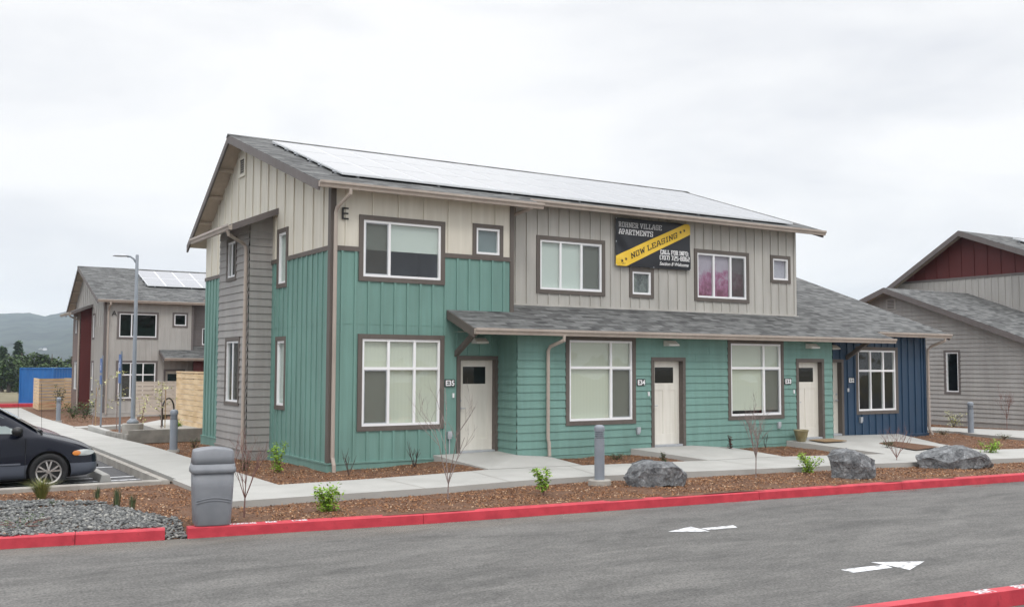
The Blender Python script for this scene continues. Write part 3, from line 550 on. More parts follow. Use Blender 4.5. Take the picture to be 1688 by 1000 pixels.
vv = vt.build('gable_vent', CREAM, E); m.build('louvre', CREAM, vv); MB().quad((-.022, 6.0, 7.1), (-.022, 6.36, 7.1), (-.022, 6.36, 7.55), (-.022, 6.0, 7.55)).build('vent_opening', DARK, vv)
# electrical conduit beside first door
m = MB(); m.tube([(2.80, -.045, .56), (2.80, -.045, .05)], .014, 6); m.build('conduit', METL, E)
solar(E, .42, .50, 5.93+SU*.85, 14, 3, lift=.09)
# ------------------------------------------------------------------ number plates, banner
def plate(x, y, z, s, lab):
    r = thing('unit_number_sign', lab, 'sign', (x, y, z), 'unit number signs beside the doors')
    m = MB(); m.box(x-.125, x+.125, y-.035, y-.018, z-.08, z+.08); m.build('plate', BLKL, r, bevel=.004)
    t = text_mesh(s, .165, .003, off=.005, align='CENTER'); place(t, lambda a, b, c: (x+a*.92, y-.038-c, z-.058+b)); t.build('lettering', WHITE, r)
plate(2.81, -.0, 1.785, 'E35', 'black plate reading E35 beside the leftmost door')
plate(7.56, -.813, 1.785, 'E34', 'black plate reading E34 between window and door')
plate(12.56, -.813, 1.785, 'E33', 'black plate reading E33 on the teal wall')
plate(15.85, -.17, 1.79, 'E32', 'black plate reading E32 on the navy wall')
BAN = thing('leasing_banner', 'black vinyl banner with yellow diagonal NOW LEASING stripe hung on the upper gray wall', 'banner', (9.1, .55, 4.7))
bx0, bx1, bz0, bz1 = 7.86, 10.38, 4.72, 5.955; bY = .535
def bplane(x, z, n=0):   # gently creased cloth
    u, v = x-bx0, z-bz0; d = .012*math.sin(u*3.1+v*2)+.02*math.exp(-((u-.25)**2/.05))*math.sin(v*9+u*6)+.008*math.sin(v*7)
    return Vector((x, bY-.012-d-n, z))
m = MB(); nx, nzs = 40, 20
for i in range(nx):
    for j in range(nzs):
        X = [bx0+(bx1-bx0)*(i+k)/nx for k in (0, 1)]; Z = [bz0+(bz1-bz0)*(j+k)/nzs for k in (0, 1)]
        m.quad(bplane(X[0], Z[0]), bplane(X[1], Z[0]), bplane(X[1], Z[1]), bplane(X[0], Z[1]))
m.build('cloth', mat('black_vinyl', (.010, .011, .016), rough=.38), BAN, smooth=True)
m = MB(); ns = 40; YEL = mat('yellow_print', (.78, .50, .03), (.84, .56, .05), rough=.4, scale=2)
bw_, bh_ = bx1-bx0, bz1-bz0
def band(u):      # lower and upper edges of the stripe at fraction u
    up = lambda t: .20*bh_+.775*bh_*(t/.9)
    lo = lambda t: (t-.135)/(1-.135)*.78*bh_
    return max(0.0, lo(u)), min(bh_, up(u))
for i in range(ns):
    u0, u1 = i/ns, (i+1)/ns; a, b = band(u0), band(u1)
    for j in range(3):
        f0, f1 = j/3, (j+1)/3
        m.quad(bplane(bx0+bw_*u0, bz0+a[0]+(a[1]-a[0])*f0, .003), bplane(bx0+bw_*u1, bz0+b[0]+(b[1]-b[0])*f0, .003), bplane(bx0+bw_*u1, bz0+b[0]+(b[1]-b[0])*f1, .003), bplane(bx0+bw_*u0, bz0+a[0]+(a[1]-a[0])*f1, .003))
m.build('stripe', YEL, BAN)
def btxt(s, size, x, z, m_, ang=0.0, off=.006, sx=1.0, sp=1.0, align='LEFT', shear=0.0, nm='lettering'):
    t = text_mesh(s, size, .001, off=off, sx=sx, spacing=sp, align=align, shear=shear); ca, sa = math.cos(ang), math.sin(ang)
    place(t, lambda a, b, c: bplane(x+a*ca-b*sa, z+a*sa+b*ca, .007+c)); return t.build(nm, m_, BAN)
def slab(s, size, x, z, m_, ang=0.0, width=1.0, shear=0.0, wt=.2):
    """block slab-serif lettering drawn with strokes on a 4 x 6 grid"""
    G_ = {'A': 'VA', 'N': 'N', }
    st = {'A': [(0,0,1.5,6),(1.5,6,2.5,6),(2.5,6,4,0),(.8,2,3.2,2),(-.3,0,1,0),(3,0,4.3,0)], 'B': [(.5,0,.5,6),(0,6,3,6),(0,3.1,3,3.1),(0,0,3,0),(3.5,3.6,3.5,5.5),(3.5,.5,3.5,2.6)],
      'C': [(.5,.5,.5,5.5),(.5,6,3.5,6),(.5,0,3.5,0),(3.6,4.2,3.6,6),(3.6,0,3.6,1.5)], 'D': [(.5,0,.5,6),(0,6,3,6),(0,0,3,0),(3.5,.5,3.5,5.5)], 'E': [(.6,0,.6,6),(0,6,3.8,6),(0,0,3.8,0),(.6,3,2.8,3),(3.7,4.6,3.7,6),(3.7,0,3.7,1.4)],
      'F': [(.8,0,.8,6),(0,6,3.8,6),(0,0,1.8,0),(.8,3,2.8,3),(3.7,4.6,3.7,6)], 'G': [(.5,.5,.5,5.5),(.5,6,3.5,6),(.5,0,3.5,0),(3.6,4.4,3.6,6),(3.5,0,3.5,2.6),(2.2,2.7,4,2.7)], 'H': [(.7,0,.7,6),(3.3,0,3.3,6),(.7,3,3.3,3),(0,0,1.4,0),(2.6,0,4,0),(0,6,1.4,6),(2.6,6,4,6)],
      'I': [(1,0,1,6),(.1,0,1.9,0),(.1,6,1.9,6)], 'L': [(.8,0,.8,6),(0,6,1.7,6),(0,0,3.7,0),(3.6,0,3.6,1.8)], 'M': [(.6,0,.6,6),(4.4,0,4.4,6),(.6,6,2.5,2),(2.5,2,4.4,6),(0,0,1.3,0),(3.7,0,5,0)], 'N': [(.6,0,.6,6),(3.6,0,3.6,6),(.6,6,3.6,0),(0,0,1.3,0),(2.9,6,4.2,6)],
      'O': [(.5,.5,.5,5.5),(3.5,.5,3.5,5.5),(.5,6,3.5,6),(.5,0,3.5,0)], 'P': [(.8,0,.8,6),(0,6,3.2,6),(.8,2.7,3.2,2.7),(3.5,3.2,3.5,5.5),(0,0,1.8,0)], 'R': [(.7,0,.7,6),(0,6,3.1,6),(.7,3,3.1,3),(3.4,3.5,3.4,5.5),(2.2,3,3.4,0),(0,0,1.5,0),(2.8,0,4.2,0)],
      'S': [(.5,3.4,.5,5.6),(3.5,.4,3.5,2.6),(.5,6,3.5,6),(.5,3,3.5,3),(.5,0,3.5,0),(3.6,4.6,3.6,6),(.4,0,.4,1.4)], 'T': [(2,0,2,6),(0,6,4,6),(1,0,3,0),(.2,4.6,.2,6),(3.8,4.6,3.8,6)], 'V': [(.5,6,2,0),(2,0,3.5,6),(-.2,6,1.3,6),(2.7,6,4.2,6)], 'W': [(.4,6,1.4,0),(1.4,0,2.6,5),(2.6,5,3.8,0),(3.8,0,4.8,6),(-.2,6,1.1,6),(4.1,6,5.3,6)],
      '0': [(.5,.5,.5,5.5),(3.1,.5,3.1,5.5),(.5,6,3.1,6),(.5,0,3.1,0)], '2': [(.3,6,3.2,6),(3.2,3,3.2,6),(.5,3,3.2,3),(.5,0,.5,3),(.3,0,3.5,0)], '5': [(.5,6,3.4,6),(.5,3.2,.5,6),(.5,3.3,3.2,3.3),(3.2,.3,3.2,3),(.2,0,3.2,0)], '6': [(.5,0,.5,6),(.5,6,3.2,6),(.5,3.2,3.2,3.2),(3.2,0,3.2,3),(.5,0,3.2,0)],
      '7': [(.2,6,3.5,6),(3.4,6,1.6,0)], '8': [(.5,.2,.5,5.8),(3.2,.2,3.2,5.8),(.5,6,3.2,6),(.5,3,3.2,3),(.5,0,3.2,0)], '(': [(1.2,-.4,.4,1.2),(.4,1.2,.4,5),(.4,5,1.2,6.4)], ')': [(.2,-.4,1,1.2),(1,1.2,1,5),(1,5,.2,6.4)], '-': [(.2,2.8,1.8,2.8)], ':': [(.6,.3,.6,1.1),(.6,3.4,.6,4.2)]}
    wd = {'I': 2, 'M': 5, 'W': 5.2, '(': 1.4, ')': 1.4, '-': 2, ':': 1.2, ' ': 2.2, '0': 3.6, '2': 3.6, '5': 3.6, '6': 3.6, '7': 3.6, '8': 3.6}
    u = size/6; cx = 0; sx = width/(sum(wd.get(q, 4)+(1.05 if q != ' ' else 0) for q in s)*u); out_ = MB(); ca, sa = math.cos(ang), math.sin(ang); t_ = size*wt/2
    for ch in s:
        for (x0, y0, x1, y1) in st.get(ch, []):
            a = Vector(((cx+x0)*u*sx, y0*u)); b = Vector(((cx+x1)*u*sx, y1*u)); d = (b-a).normalized(); nn = Vector((-d.y, d.x))
            horiz = abs(d.y) < .01; tt = t_*(.72 if horiz else 1.0); e_ = d*(t_*.55 if horiz else t_*.6)
            q = [a-e_-nn*tt, b+e_-nn*tt, b+e_+nn*tt, a-e_+nn*tt]
            q = [Vector((p.x+shear*p.y, p.y)) for p in q]; out_.add([bplane(x+p.x*ca-p.y*sa, z+p.x*sa+p.y*ca, .0085) for p in q], [(0, 1, 2, 3)])
        cx += wd.get(ch, 4)+(1.05 if ch != ' ' else 0)
    out_.build('lettering', m_, BAN)
WTXT = mat('white_print', (.8, .8, .8), rough=.5); WDIM = mat('gray_print', (.5, .5, .5), rough=.5)
slab('ROHNER VILLAGE', .115, bx0+.10, bz0+.815*bh_, WDIM, width=1.44); slab('APARTMENTS', .12, bx0+.10, bz0+.665*bh_, WTXT, width=1.16)
ang = R(22.8)
slab('NOW LEASING', .118, bx0+.2*bw_, bz0+.168*bh_, BLKL, ang=ang, width=1.72, shear=.22, wt=.24)
slab('CALL FOR INFO:', .10, bx0+.59*bw_, bz0+.315*bh_, WTXT, width=.97, wt=.22); slab('(707) 725-8062', .105, bx0+.58*bw_, bz0+.195*bh_, WTXT, width=1.03, wt=.22)
btxt('Section 8 Welcome', .125, bx0+.575*bw_, bz0+.075*bh_, WTXT, off=.002, sx=.98, shear=.25)
st = MB()
for (cx, cz) in ((.19, .11), (.33, .165), (2.17, .98), (2.30, 1.035)):
    pts = []
    for k in range(10): r_ = .052 if k % 2 == 0 else .022; a_ = math.pi/2+k*math.pi/5; pts.append(bplane(bx0+cx+r_*math.cos(a_), bz0+cz+.02+r_*math.sin(a_), .0085))
    c0 = bplane(bx0+cx, bz0+cz+.02, .0085)
    st.add(pts+[c0], [(k, (k+1) % 10, 10) for k in range(10)])
st.build('stars', BLKL, BAN)
m = MB()
for x, z in ((bx0+.02, bz0+.02), (bx1-.02, bz0+.02), (bx0+.02, bz1-.02), (bx1-.02, bz1-.02), (bx0+.02, (bz0+bz1)/2), ((bx0+bx1)/2, bz0+.015)):
    p = bplane(x, z, .004); m.tube([p, p-Vector((0, .006, 0))], .016, 8)
m.build('grommet', METL, BAN)
# ------------------------------------------------------------------ BUILDING A (far left)
A = thing('apartment_building', 'gray two storey building with a dark red side bay beyond the light pole', 'building', (1.7, 34.9, -.45))
ax, ay, az = 1.7, 34.9, -.45
end_house(A, ax, ay, az, dict(low=LGRAY, up=LGRAY, side_low=LGRAY, side_up=LGRAY, bay_front=DKRED, bay_side=MAROON, trim=FASC, base=LGRAY), belt=False, roof_x0=-.42)
SA = WF(ax, ay+.61, az, (1, 0), (0, -1)); wa = (5.0, 6.4, 3.6, 4.7)
m = MB(); lap_wall(m, SA, 4.47, 14.5, 3.3, 6.1, [ih(wa)]); m.build('wall', FASC, A); window(A, SA, wa, trimmat=FASC)
RA = WF(ax+4.47, ay, az, (0, 1), (1, 0)); m = MB(); m.quad(RA(0, 0, 2.6), RA(.61, 0, 2.6), RA(.61, 0, 6.1), RA(0, 0, 6.1)); m.build('wall', LGRAY, A, clip=[((0, ay-.35, az+5.90), Vector((0, -SU, 1)).normalized())])
m = MB(); LA = WF(ax, ay-.81, az, (1, 0), (0, -1)); lap_wall(m, LA, 4.3, 14.5, .1, 3); m.build('wall', DKRED, A, label='dark red ground floor wall')
QA = lambda x, y: (ax+x, ay+y, az+ZL(y)); roofslab(A, [QA(2.74, -1.2), QA(16, -1.2), QA(16, .59), QA(4.47, .59), QA(4.47, -.022), QA(2.74, -.022)], .05)
gutter(A, (ax+2.74, ay-1.21, az+2.955), (ax+16, ay-1.21, az+2.955), (0, -1, 0))
m = MB(); m.hexa([(ax+2.72, ay-1.2, az+2.77), (ax+2.77, ay-1.2, az+2.77), (ax+2.77, ay, az+3.2), (ax+2.72, ay, az+3.2), (ax+2.72, ay-1.2, az+2.96), (ax+2.77, ay-1.2, az+2.96), (ax+2.77, ay, az+3.38), (ax+2.72, ay, az+3.38)]); m.build('rake_board', FASC, A)
m = MB(); m.quad((ax+14.5, ay, az), (ax+14.5, ay+9.6, az), (ax+14.5, ay+9.6, az+5.8), (ax+14.5, ay, az+5.8)); m.quad((ax, ay+9.6, az), (ax+14.5, ay+9.6, az), (ax+14.5, ay+9.6, az+5.8), (ax, ay+9.6, az+5.8)); m.split('wall', LGRAY, A)
spout(A, [(ax+.2, ay-.42, az+5.8), (ax+.2, ay-.42, az+5.68), (ax+.16, ay-.1, az+5.4), (ax+.16, ay-.1, az+.1)])
t = text_mesh('A', .37, .008); place(t, lambda x, y, z: (ax+.33+x, ay-.035-z, az+5.12+y)); t.build('building_letter', BLKL, A)
solar(A, 4.25, 37.15, az+5.93+SU*(37.15-ay+.35), 11, 2)
# ------------------------------------------------------------------ BUILDING F (right)
FH = thing('apartment_building', 'taupe lap sided wing below a dark red gable, beyond the navy unit', 'building', (26.89, 6.78, 0))
X0 = 26.89; FW = WF(X0, 0, 0, (0, 1), (-1, 0)); fw_ = (3.75, 4.45, 1.15, 2.83); fz = lambda y: 5.38-.367*abs(y-6.78); yE = .05
fc = [((X0, 6.78, 5.30), Vector((0, -.367, 1)).normalized()), ((X0, 6.78, 5.30), Vector((0, .367, 1)).normalized())]
m = MB(); lap_wall(m, FW, -0.0+.4, 13.1, .17, 5.5, [ih(fw_)], ex=.162, lip=.026); m.build('wall', FLAP, FH, clip=fc)
m = MB(); m.wbox(FW, .36, 13.1, 0, .045, -.3, .13); m.build('base_skirt', FLAP, FH); m = MB(); m.wbox(FW, .34, 13.1, 0, .07, .13, .175); m.build('base_cap', LGRAY, FH)
window(FH, FW, fw_, trimmat=FASC, bm=None, t=.08)
m = MB(); FF = WF(X0, .4, 0, (1, 0), (0, -1)); lap_wall(m, FF, 0, 14, .17, 3.2); m.build('wall', FLAP, FH, clip=fc)
p = lambda x, y: (x, y, fz(y)); xr = 26.39
roofslab(FH, [p(xr, -.2), p(40, -.2), p(40, 6.78), p(xr, 6.78)], .05); roofslab(FH, [p(xr, 6.78), p(40, 6.78), p(40, 13.7), p(xr, 13.7)], .05)
m = MB()
for ya, yb in ((-.2, 6.78), (6.78, 13.7)):
    a, b = p(xr, ya), p(xr, yb); m.hexa([(a[0]-.01, a[1], a[2]-.22), (a[0]+.04, a[1], a[2]-.22), (b[0]+.04, b[1], b[2]-.22), (b[0]-.01, b[1], b[2]-.22), (a[0]-.01, a[1], a[2]-.012), (a[0]+.04, a[1], a[2]-.012), (b[0]+.04, b[1], b[2]-.012), (b[0]-.01, b[1], b[2]-.012)])
m.split('rake_board', FASC, FH)
m = MB(); m.quad((xr+.04, -.2, fz(-.2)-.1), (X0, -.2, fz(-.2)-.1), (X0, 6.78, 5.28), (xr+.04, 6.78, 5.28)); m.quad((xr+.04, 13.7, fz(13.7)-.1), (X0, 13.7, fz(13.7)-.1), (X0, 6.78, 5.28), (xr+.04, 6.78, 5.28)); m.build('soffit', SOFF, FH)
gutter(FH, (xr, -.21, fz(-.2)-.02), (40, -.21, fz(-.2)-.02), (0, -1, 0))
vt = MB(); vt.box(X0-.05, X0-.01, 6.55, 7.02, 4.50, 4.94); vv = vt.build('gable_vent', LGRAY, FH); m = MB()
for k in range(6): m.box(X0-.056, X0-.0505, 6.63, 6.94, 4.55+k*.06, 4.585+k*.06)
m.build('louvre', FASC, vv)
HX = 32.0; HW = WF(HX, 0, 0, (0, 1), (-1, 0)); hp, hz = 6.79, 8.08; hc = [((HX, hp, hz-.08), Vector((0, -.385, 1)).normalized()), ((HX, hp, hz-.08), Vector((0, .60, 1)).normalized())]
m = MB(); bb_wall(m, HW, .6, 11.2, 2.8, 6.04, ph=.2); m.build('wall', LGRAY, FH, clip=hc, label='light gray board and batten wall above the lower roof')
m = MB(); bb_wall(m, HW, .6, 11.2, 6.04, 8.3, sp=.61, ph=.35); m.build('wall', DKRED, FH, clip=hc, label='dark red gable wall')
m = MB(); m.wbox(HW, .6, 11.2, 0, .03, 6.0, 6.1); m.build('belt_trim', FASC, FH, clip=hc)
hy = lambda y: hz-.385*(hp-y) if y < hp else hz-.60*(y-hp); p = lambda x, y: (x, y, hy(y)); xr = 31.45
roofslab(FH, [p(xr, .2), p(46, .2), p(46, hp), p(xr, hp)], .05); roofslab(FH, [p(xr, hp), p(46, hp), p(46, 11.6), p(xr, 11.6)], .05)
m = MB()
for ya, yb in ((.2, hp), (hp, 11.6)):
    a, b = p(xr, ya), p(xr, yb); m.hexa([(a[0]-.01, a[1], a[2]-.24), (a[0]+.04, a[1], a[2]-.24), (b[0]+.04, b[1], b[2]-.24), (b[0]-.01, b[1], b[2]-.24), (a[0]-.01, a[1], a[2]-.012), (a[0]+.04, a[1], a[2]-.012), (b[0]+.04, b[1], b[2]-.012), (b[0]-.01, b[1], b[2]-.012)])
m.split('rake_board', FASC, FH)
m = MB(); m.quad((xr+.04, .2, hy(.2)-.1), (HX, .2, hy(.2)-.1), (HX, hp, hz-.1), (xr+.04, hp, hz-.1)); m.quad((xr+.04, 11.6, hy(11.6)-.1), (HX, 11.6, hy(11.6)-.1), (HX, hp, hz-.1), (xr+.04, hp, hz-.1)); m.build('soffit', SOFF, FH)
solar(FH, 33.9, 1.2, hy(1.2), 9, 3, s=.385)
# ------------------------------------------------------------------ GROUND
def asphalt(name, a, b):
    m = D.materials.new(name); m.use_nodes = True; n = m.node_tree.nodes; l = m.node_tree.links; bs = n['Principled BSDF']; bs.inputs['Roughness'].default_value = .88
    tc = n.new('ShaderNodeTexCoord'); mp = n.new('ShaderNodeMapping'); mp.inputs['Rotation'].default_value = (0, 0, R(6.5)); mp.inputs['Scale'].default_value = (.75, 2.1, 1)
    n1 = n.new('ShaderNodeTexNoise'); n1.inputs['Scale'].default_value = .8; n1.inputs['Detail'].default_value = 14; n1.inputs['Roughness'].default_value = .78; n1.inputs['Distortion'].default_value = .4
    n2 = n.new('ShaderNodeTexNoise'); n2.inputs['Scale'].default_value = 34; n2.inputs['Detail'].default_value = 5; n2.inputs['Roughness'].default_value = .7
    cr = n.new('ShaderNodeValToRGB'); cr.color_ramp.elements[0].position = .3; cr.color_ramp.elements[1].position = .72; cr.color_ramp.elements[0].color = (*a, 1); cr.color_ramp.elements[1].color = (*b, 1)
    ov = n.new('ShaderNodeMix'); ov.data_type = 'RGBA'; ov.blend_type = 'OVERLAY'; ov.inputs[0].default_value = .8
    bp = n.new('ShaderNodeBump'); bp.inputs['Strength'].default_value = .35; bp.inputs['Distance'].default_value = .01
    l.new(tc.outputs['Object'], mp.inputs[0]); l.new(mp.outputs[0], n1.inputs[0]); l.new(tc.outputs['Object'], n2.inputs[0]); l.new(n1.outputs[0], cr.inputs[0]); mg = n.new('ShaderNodeMapRange'); mg.inputs[1].default_value = .33; mg.inputs[2].default_value = .67; mg.inputs[3].default_value = .18; mg.inputs[4].default_value = .82; l.new(n2.outputs[0], mg.inputs[0])
    l.new(cr.outputs[0], ov.inputs[6]); l.new(mg.outputs[0], ov.inputs[7]); l.new(ov.outputs[2], bs.inputs['Base Color']); l.new(n2.outputs[0], bp.inputs['Height']); l.new(bp.outputs[0], bs.inputs['Normal']); return m
ASPH = asphalt('road_asphalt', (.056, .055, .053), (.172, .167, .157)); ASPL = asphalt('parking_asphalt', (.062, .062, .065), (.10, .10, .104))
FIELD = mat('dry_field_grass', (.11, .10, .055), (.20, .17, .10), scale=.35, bump=.6, bscale=4, rough=.95)
SOIL = mat('bark_mulch_bed', (.075, .036, .021), (.20, .105, .058), rough=.95, scale=30, bump=.9, bscale=70, detail=8, lo=.3, hi=.7)
# far land
m = MB(); xs = [-1500, -700, -300, -150, -80, -40, -15, 0, 10, 25, 45, 80, 160, 320, 700, 1500, 3000]; ys = [-1500, -600, -200, -80, -20, 8, 20, 34, 60, 90, 120, 160, 200, 280, 400, 700, 1200, 2500, 4500]
for i in range(len(xs)-1):
    for j in range(len(ys)-1):
        z = lambda x, y: gz(x, y)-.42
        m.quad((xs[i], ys[j], z(xs[i], ys[j])), (xs[i+1], ys[j], z(xs[i+1], ys[j])), (xs[i+1], ys[j+1], z(xs[i+1], ys[j+1])), (xs[i], ys[j+1], z(xs[i], ys[j+1])))
m.build('ground', FIELD, kind='structure')
# road
cl = [(-60, -2.0), (-30, -3.2), (-12, -4.5), (-6.47, -5.09), (-4.46, -5.48), (-.85, -6.03), (5.5, -6.63), (12.6, -7.33), (30, -9.1), (60, -12)]
m = MB(); m.add([(-60, -40, -.2), (60, -40, -.2)]+[(x, y+.06, -.2) for x, y in reversed(cl)], [tuple(range(len(cl)+2))]); m.build('road', ASPH, kind='structure')
def patchmat(name, c, sc_, lo_, hi_, amax, st_=(1, 1, 1)):
    m = D.materials.new(name); m.use_nodes = True; n = m.node_tree.nodes; l = m.node_tree.links; b = n['Principled BSDF']; b.inputs['Base Color'].default_value = (*c, 1); b.inputs['Roughness'].default_value = .9
    tc = n.new('ShaderNodeTexCoord'); mp = n.new('ShaderNodeMapping'); mp.inputs['Scale'].default_value = st_; nz = n.new('ShaderNodeTexNoise'); nz.inputs['Scale'].default_value = sc_; nz.inputs['Detail'].default_value = 9; nz.inputs['Roughness'].default_value = .65; mr = n.new('ShaderNodeMapRange'); mr.inputs[1].default_value = lo_; mr.inputs[2].default_value = hi_; mr.inputs[4].default_value = amax
    sp = n.new('ShaderNodeSeparateXYZ'); g2_ = n.new('ShaderNodeMath'); g2_.operation = 'MULTIPLY'; at = n.new('ShaderNodeAttribute'); at.attribute_name = 'fade'
    l.new(tc.outputs['Object'], mp.inputs[0]); l.new(mp.outputs[0], nz.inputs[0]); l.new(nz.outputs[0], mr.inputs[0]); l.new(mr.outputs[0], g2_.inputs[0]); l.new(at.outputs['Fac'], g2_.inputs[1]); l.new(g2_.outputs[0], b.inputs['Alpha']); return m
def roadpatch(name, xa, xb, y_in, y_out, m_, z):
    mb = MB(); n_ = int((xb-xa)/.5); fade = []
    cf = lambda x: next((y0+(y1-y0)*(x-x0)/(x1-x0) for (x0, y0), (x1, y1) in zip(cl, cl[1:]) if x0 <= x <= x1), -9)
    for i in range(n_+1):
        x = xa+(xb-xa)*i/n_
        for j, f in enumerate((1.0, .8, .35, 0)): mb.v.append((x, cf(x)+y_in+(y_out-y_in)*j/3, z)); fade.append(f*min(1, i/3, (n_-i)/3))
    mb.f = [(i*4+j, (i+1)*4+j, (i+1)*4+j+1, i*4+j+1) for i in range(n_) for j in range(3)]; o = mb.build(name, m_, kind='structure'); at = o.data.attributes.new('fade', 'FLOAT', 'POINT'); at.data.foreach_set('value', fade); return o
roadpatch('road_dust', -14, 3, .0, -1.0, patchmat('pale_road_dust', (.30, .27, .23), 1.2, .35, .75, .75, (.5, 1.5, 1)), -.1975)
roadpatch('curb_paint_overspray', 4.0, 13.5, -.01, -.38, patchmat('thin_red_overspray', (.42, .10, .10), 2.6, .52, .64, .5, (.6, 3, 1)), -.1965)
def curbrun(pts, z0, z1, wdt, side, name='curb', m_=None, lab=None, grp=None):
    P = [Vector((x, y, 0)) for x, y in pts]; off = []
    for i in range(len(P)):
        t = (P[min(i+1, len(P)-1)]-P[max(i-1, 0)]).normalized(); off.append(P[i]+Vector((-t.y, t.x, 0))*wdt*side)
    mb = MB(); r = .018; vs = []; n = len(P)
    for i in range(n):
        a, b = P[i], off[i]; d = (b-a).normalized()
        vs += [Vector((a.x, a.y, z0))-d*.015, Vector((a.x, a.y, z1-r))-d*.004, Vector((a.x, a.y, z1))+d*r, Vector((b.x, b.y, z1)), Vector((b.x, b.y, z0))]
    fs = []
    for i in range(n-1):
        for k in range(4): fs.append((i*5+k, (i+1)*5+k, (i+1)*5+k+1, i*5+k+1))
    fs += [(4, 3, 2, 1, 0), tuple((n-1)*5+k for k in range(5))]; mb.add(vs, fs)
    o = mb.build(name, m_ or REDP, recalc=True, kind='structure'); return o
def seg(pts, xa, xb, step=.5):
    f = lambda x: next(y0+(y1-y0)*(x-x0)/(x1-x0) for (x0, y0), (x1, y1) in zip(pts, pts[1:]) if x0 <= x <= x1+1e-6)
    n = max(2, int((xb-xa)/step)); return [(xa+(xb-xa)*i/n, f(xa+(xb-xa)*i/n)) for i in range(n+1)]
cuts = [-40, -20, -8.2, -5.6, -4.50]; cuts2 = [-4.22, -.88, 5.5, 9.0, 12.9, 17, 21, 25, 40]
for c in (cuts, cuts2):
    for a, b in zip(c, c[1:]): curbrun(seg(cl, a+.004, b-.004), -.32, -.05, .16, 1)
near = [(-4.0, -12.83), (-.17, -13.25), (2.18, -13.53), (8, -14.3), (30, -17.5)]
curbrun(near, -.32, -.045, .17, -1, step if False else 'curb')
# mulch and soil sheet (one uneven sheet under the walks)
def groundsheet(x0, x1, y0, y1, nx, ny, zf, m_, name, kind='structure', mask=None):
    mb = MB(); idx = {}
    for i in range(nx+1):
        for j in range(ny+1):
            x, y = x0+(x1-x0)*i/nx, y0+(y1-y0)*j/ny
            if mask:
                y = mask(x, y, j/ny)
            idx[i, j] = len(mb.v); mb.v.append((x, y, zf(x, y)))
    mb.f = [(idx[i, j], idx[i+1, j], idx[i+1, j+1], idx[i, j+1]) for i in range(nx) for j in range(ny)]
    return mb.build(name, m_, kind=kind, smooth=True)
clf = lambda x: next((y0+(y1-y0)*(x-x0)/(x1-x0) for (x0, y0), (x1, y1) in zip(cl, cl[1:]) if x0 <= x <= x1), -9)
def zm(x, y):
    b = gz(x, y)-.055+.03*noise.noise(Vector((x*1.3, y*1.3, 0)))+.012*noise.noise(Vector((x*6, y*6, 3)))
    if -4.58 < x < -4.12 and y < -4.6: b -= .145*min(1, (-4.6-y)/.8)
    if -2.6 < y < 3 and x < 20: b += .03+.11*min(1, max(0, x/2.5))*min(1, max(0, (y+2.5)/1.4))
    return b
groundsheet(-3.16, 46, -6, 3, 260, 120, zm, SOIL, 'mulch_bed', mask=lambda x, y, t: (clf(x)+.03)*(1-t)+3*t)
groundsheet(-3.16, 46, 3, 62, 150, 150, zm, SOIL, 'mulch_bed')
groundsheet(-14, -3.16, -6, -.42, 110, 60, zm, SOIL, 'mulch_bed', mask=lambda x, y, t: (clf(x)+.03)*(1-t)-.42*t)
# island on the near side of the road
m = MB(); m.add([(-4, -12.95, -.29), (-.17, -13.38, -.29), (2.18, -13.65, -.29), (8, -14.45, -.29), (8, -18, -.29), (-4, -18, -.29)], [(0, 5, 4, 3, 2, 1)]); m.build('mulch_bed', SOIL, kind='structure')
# parking lot
m = MB()
for a, b in zip([-.35, 8, 16, 24, 34, 48], [8, 16, 24, 34, 48, 62]):
    m.quad((-60, a, gz(0, a)-.1), (-3.25, a, gz(0, a)-.1), (-3.25, b, gz(0, b)-.1), (-60, b, gz(0, b)-.1))
m.build('parking_lot', ASPL, kind='structure')
m = MB()
for y, x0 in ((1.35, -6.5), (1.95, -8.5), (4.15, -8.5), (6.16, -8.5), (8.9, -8.5), (11.6, -8.5), (14.3, -8.5)): m.box(x0, -3.32, y-.05, y+.05, gz(0, y)-.1+.001, gz(0, y)-.096)
m.build('parking_stripes', WPNT, kind='structure')
curbrun([(-30, -.46), (-3.3, -.46)], -.3, .055, .15, 1, m_=CONCD)
curbrun([(-3.27, -.46), (-3.27, 6), (-3.27, 8)], -.3, .052, .14, 1, m_=CONCD); curbrun([(-3.27, 8.01), (-3.1, 34), (-2.9, 47)], -.9, -.0, .14, 1, m_=CONCD).hide_render = False
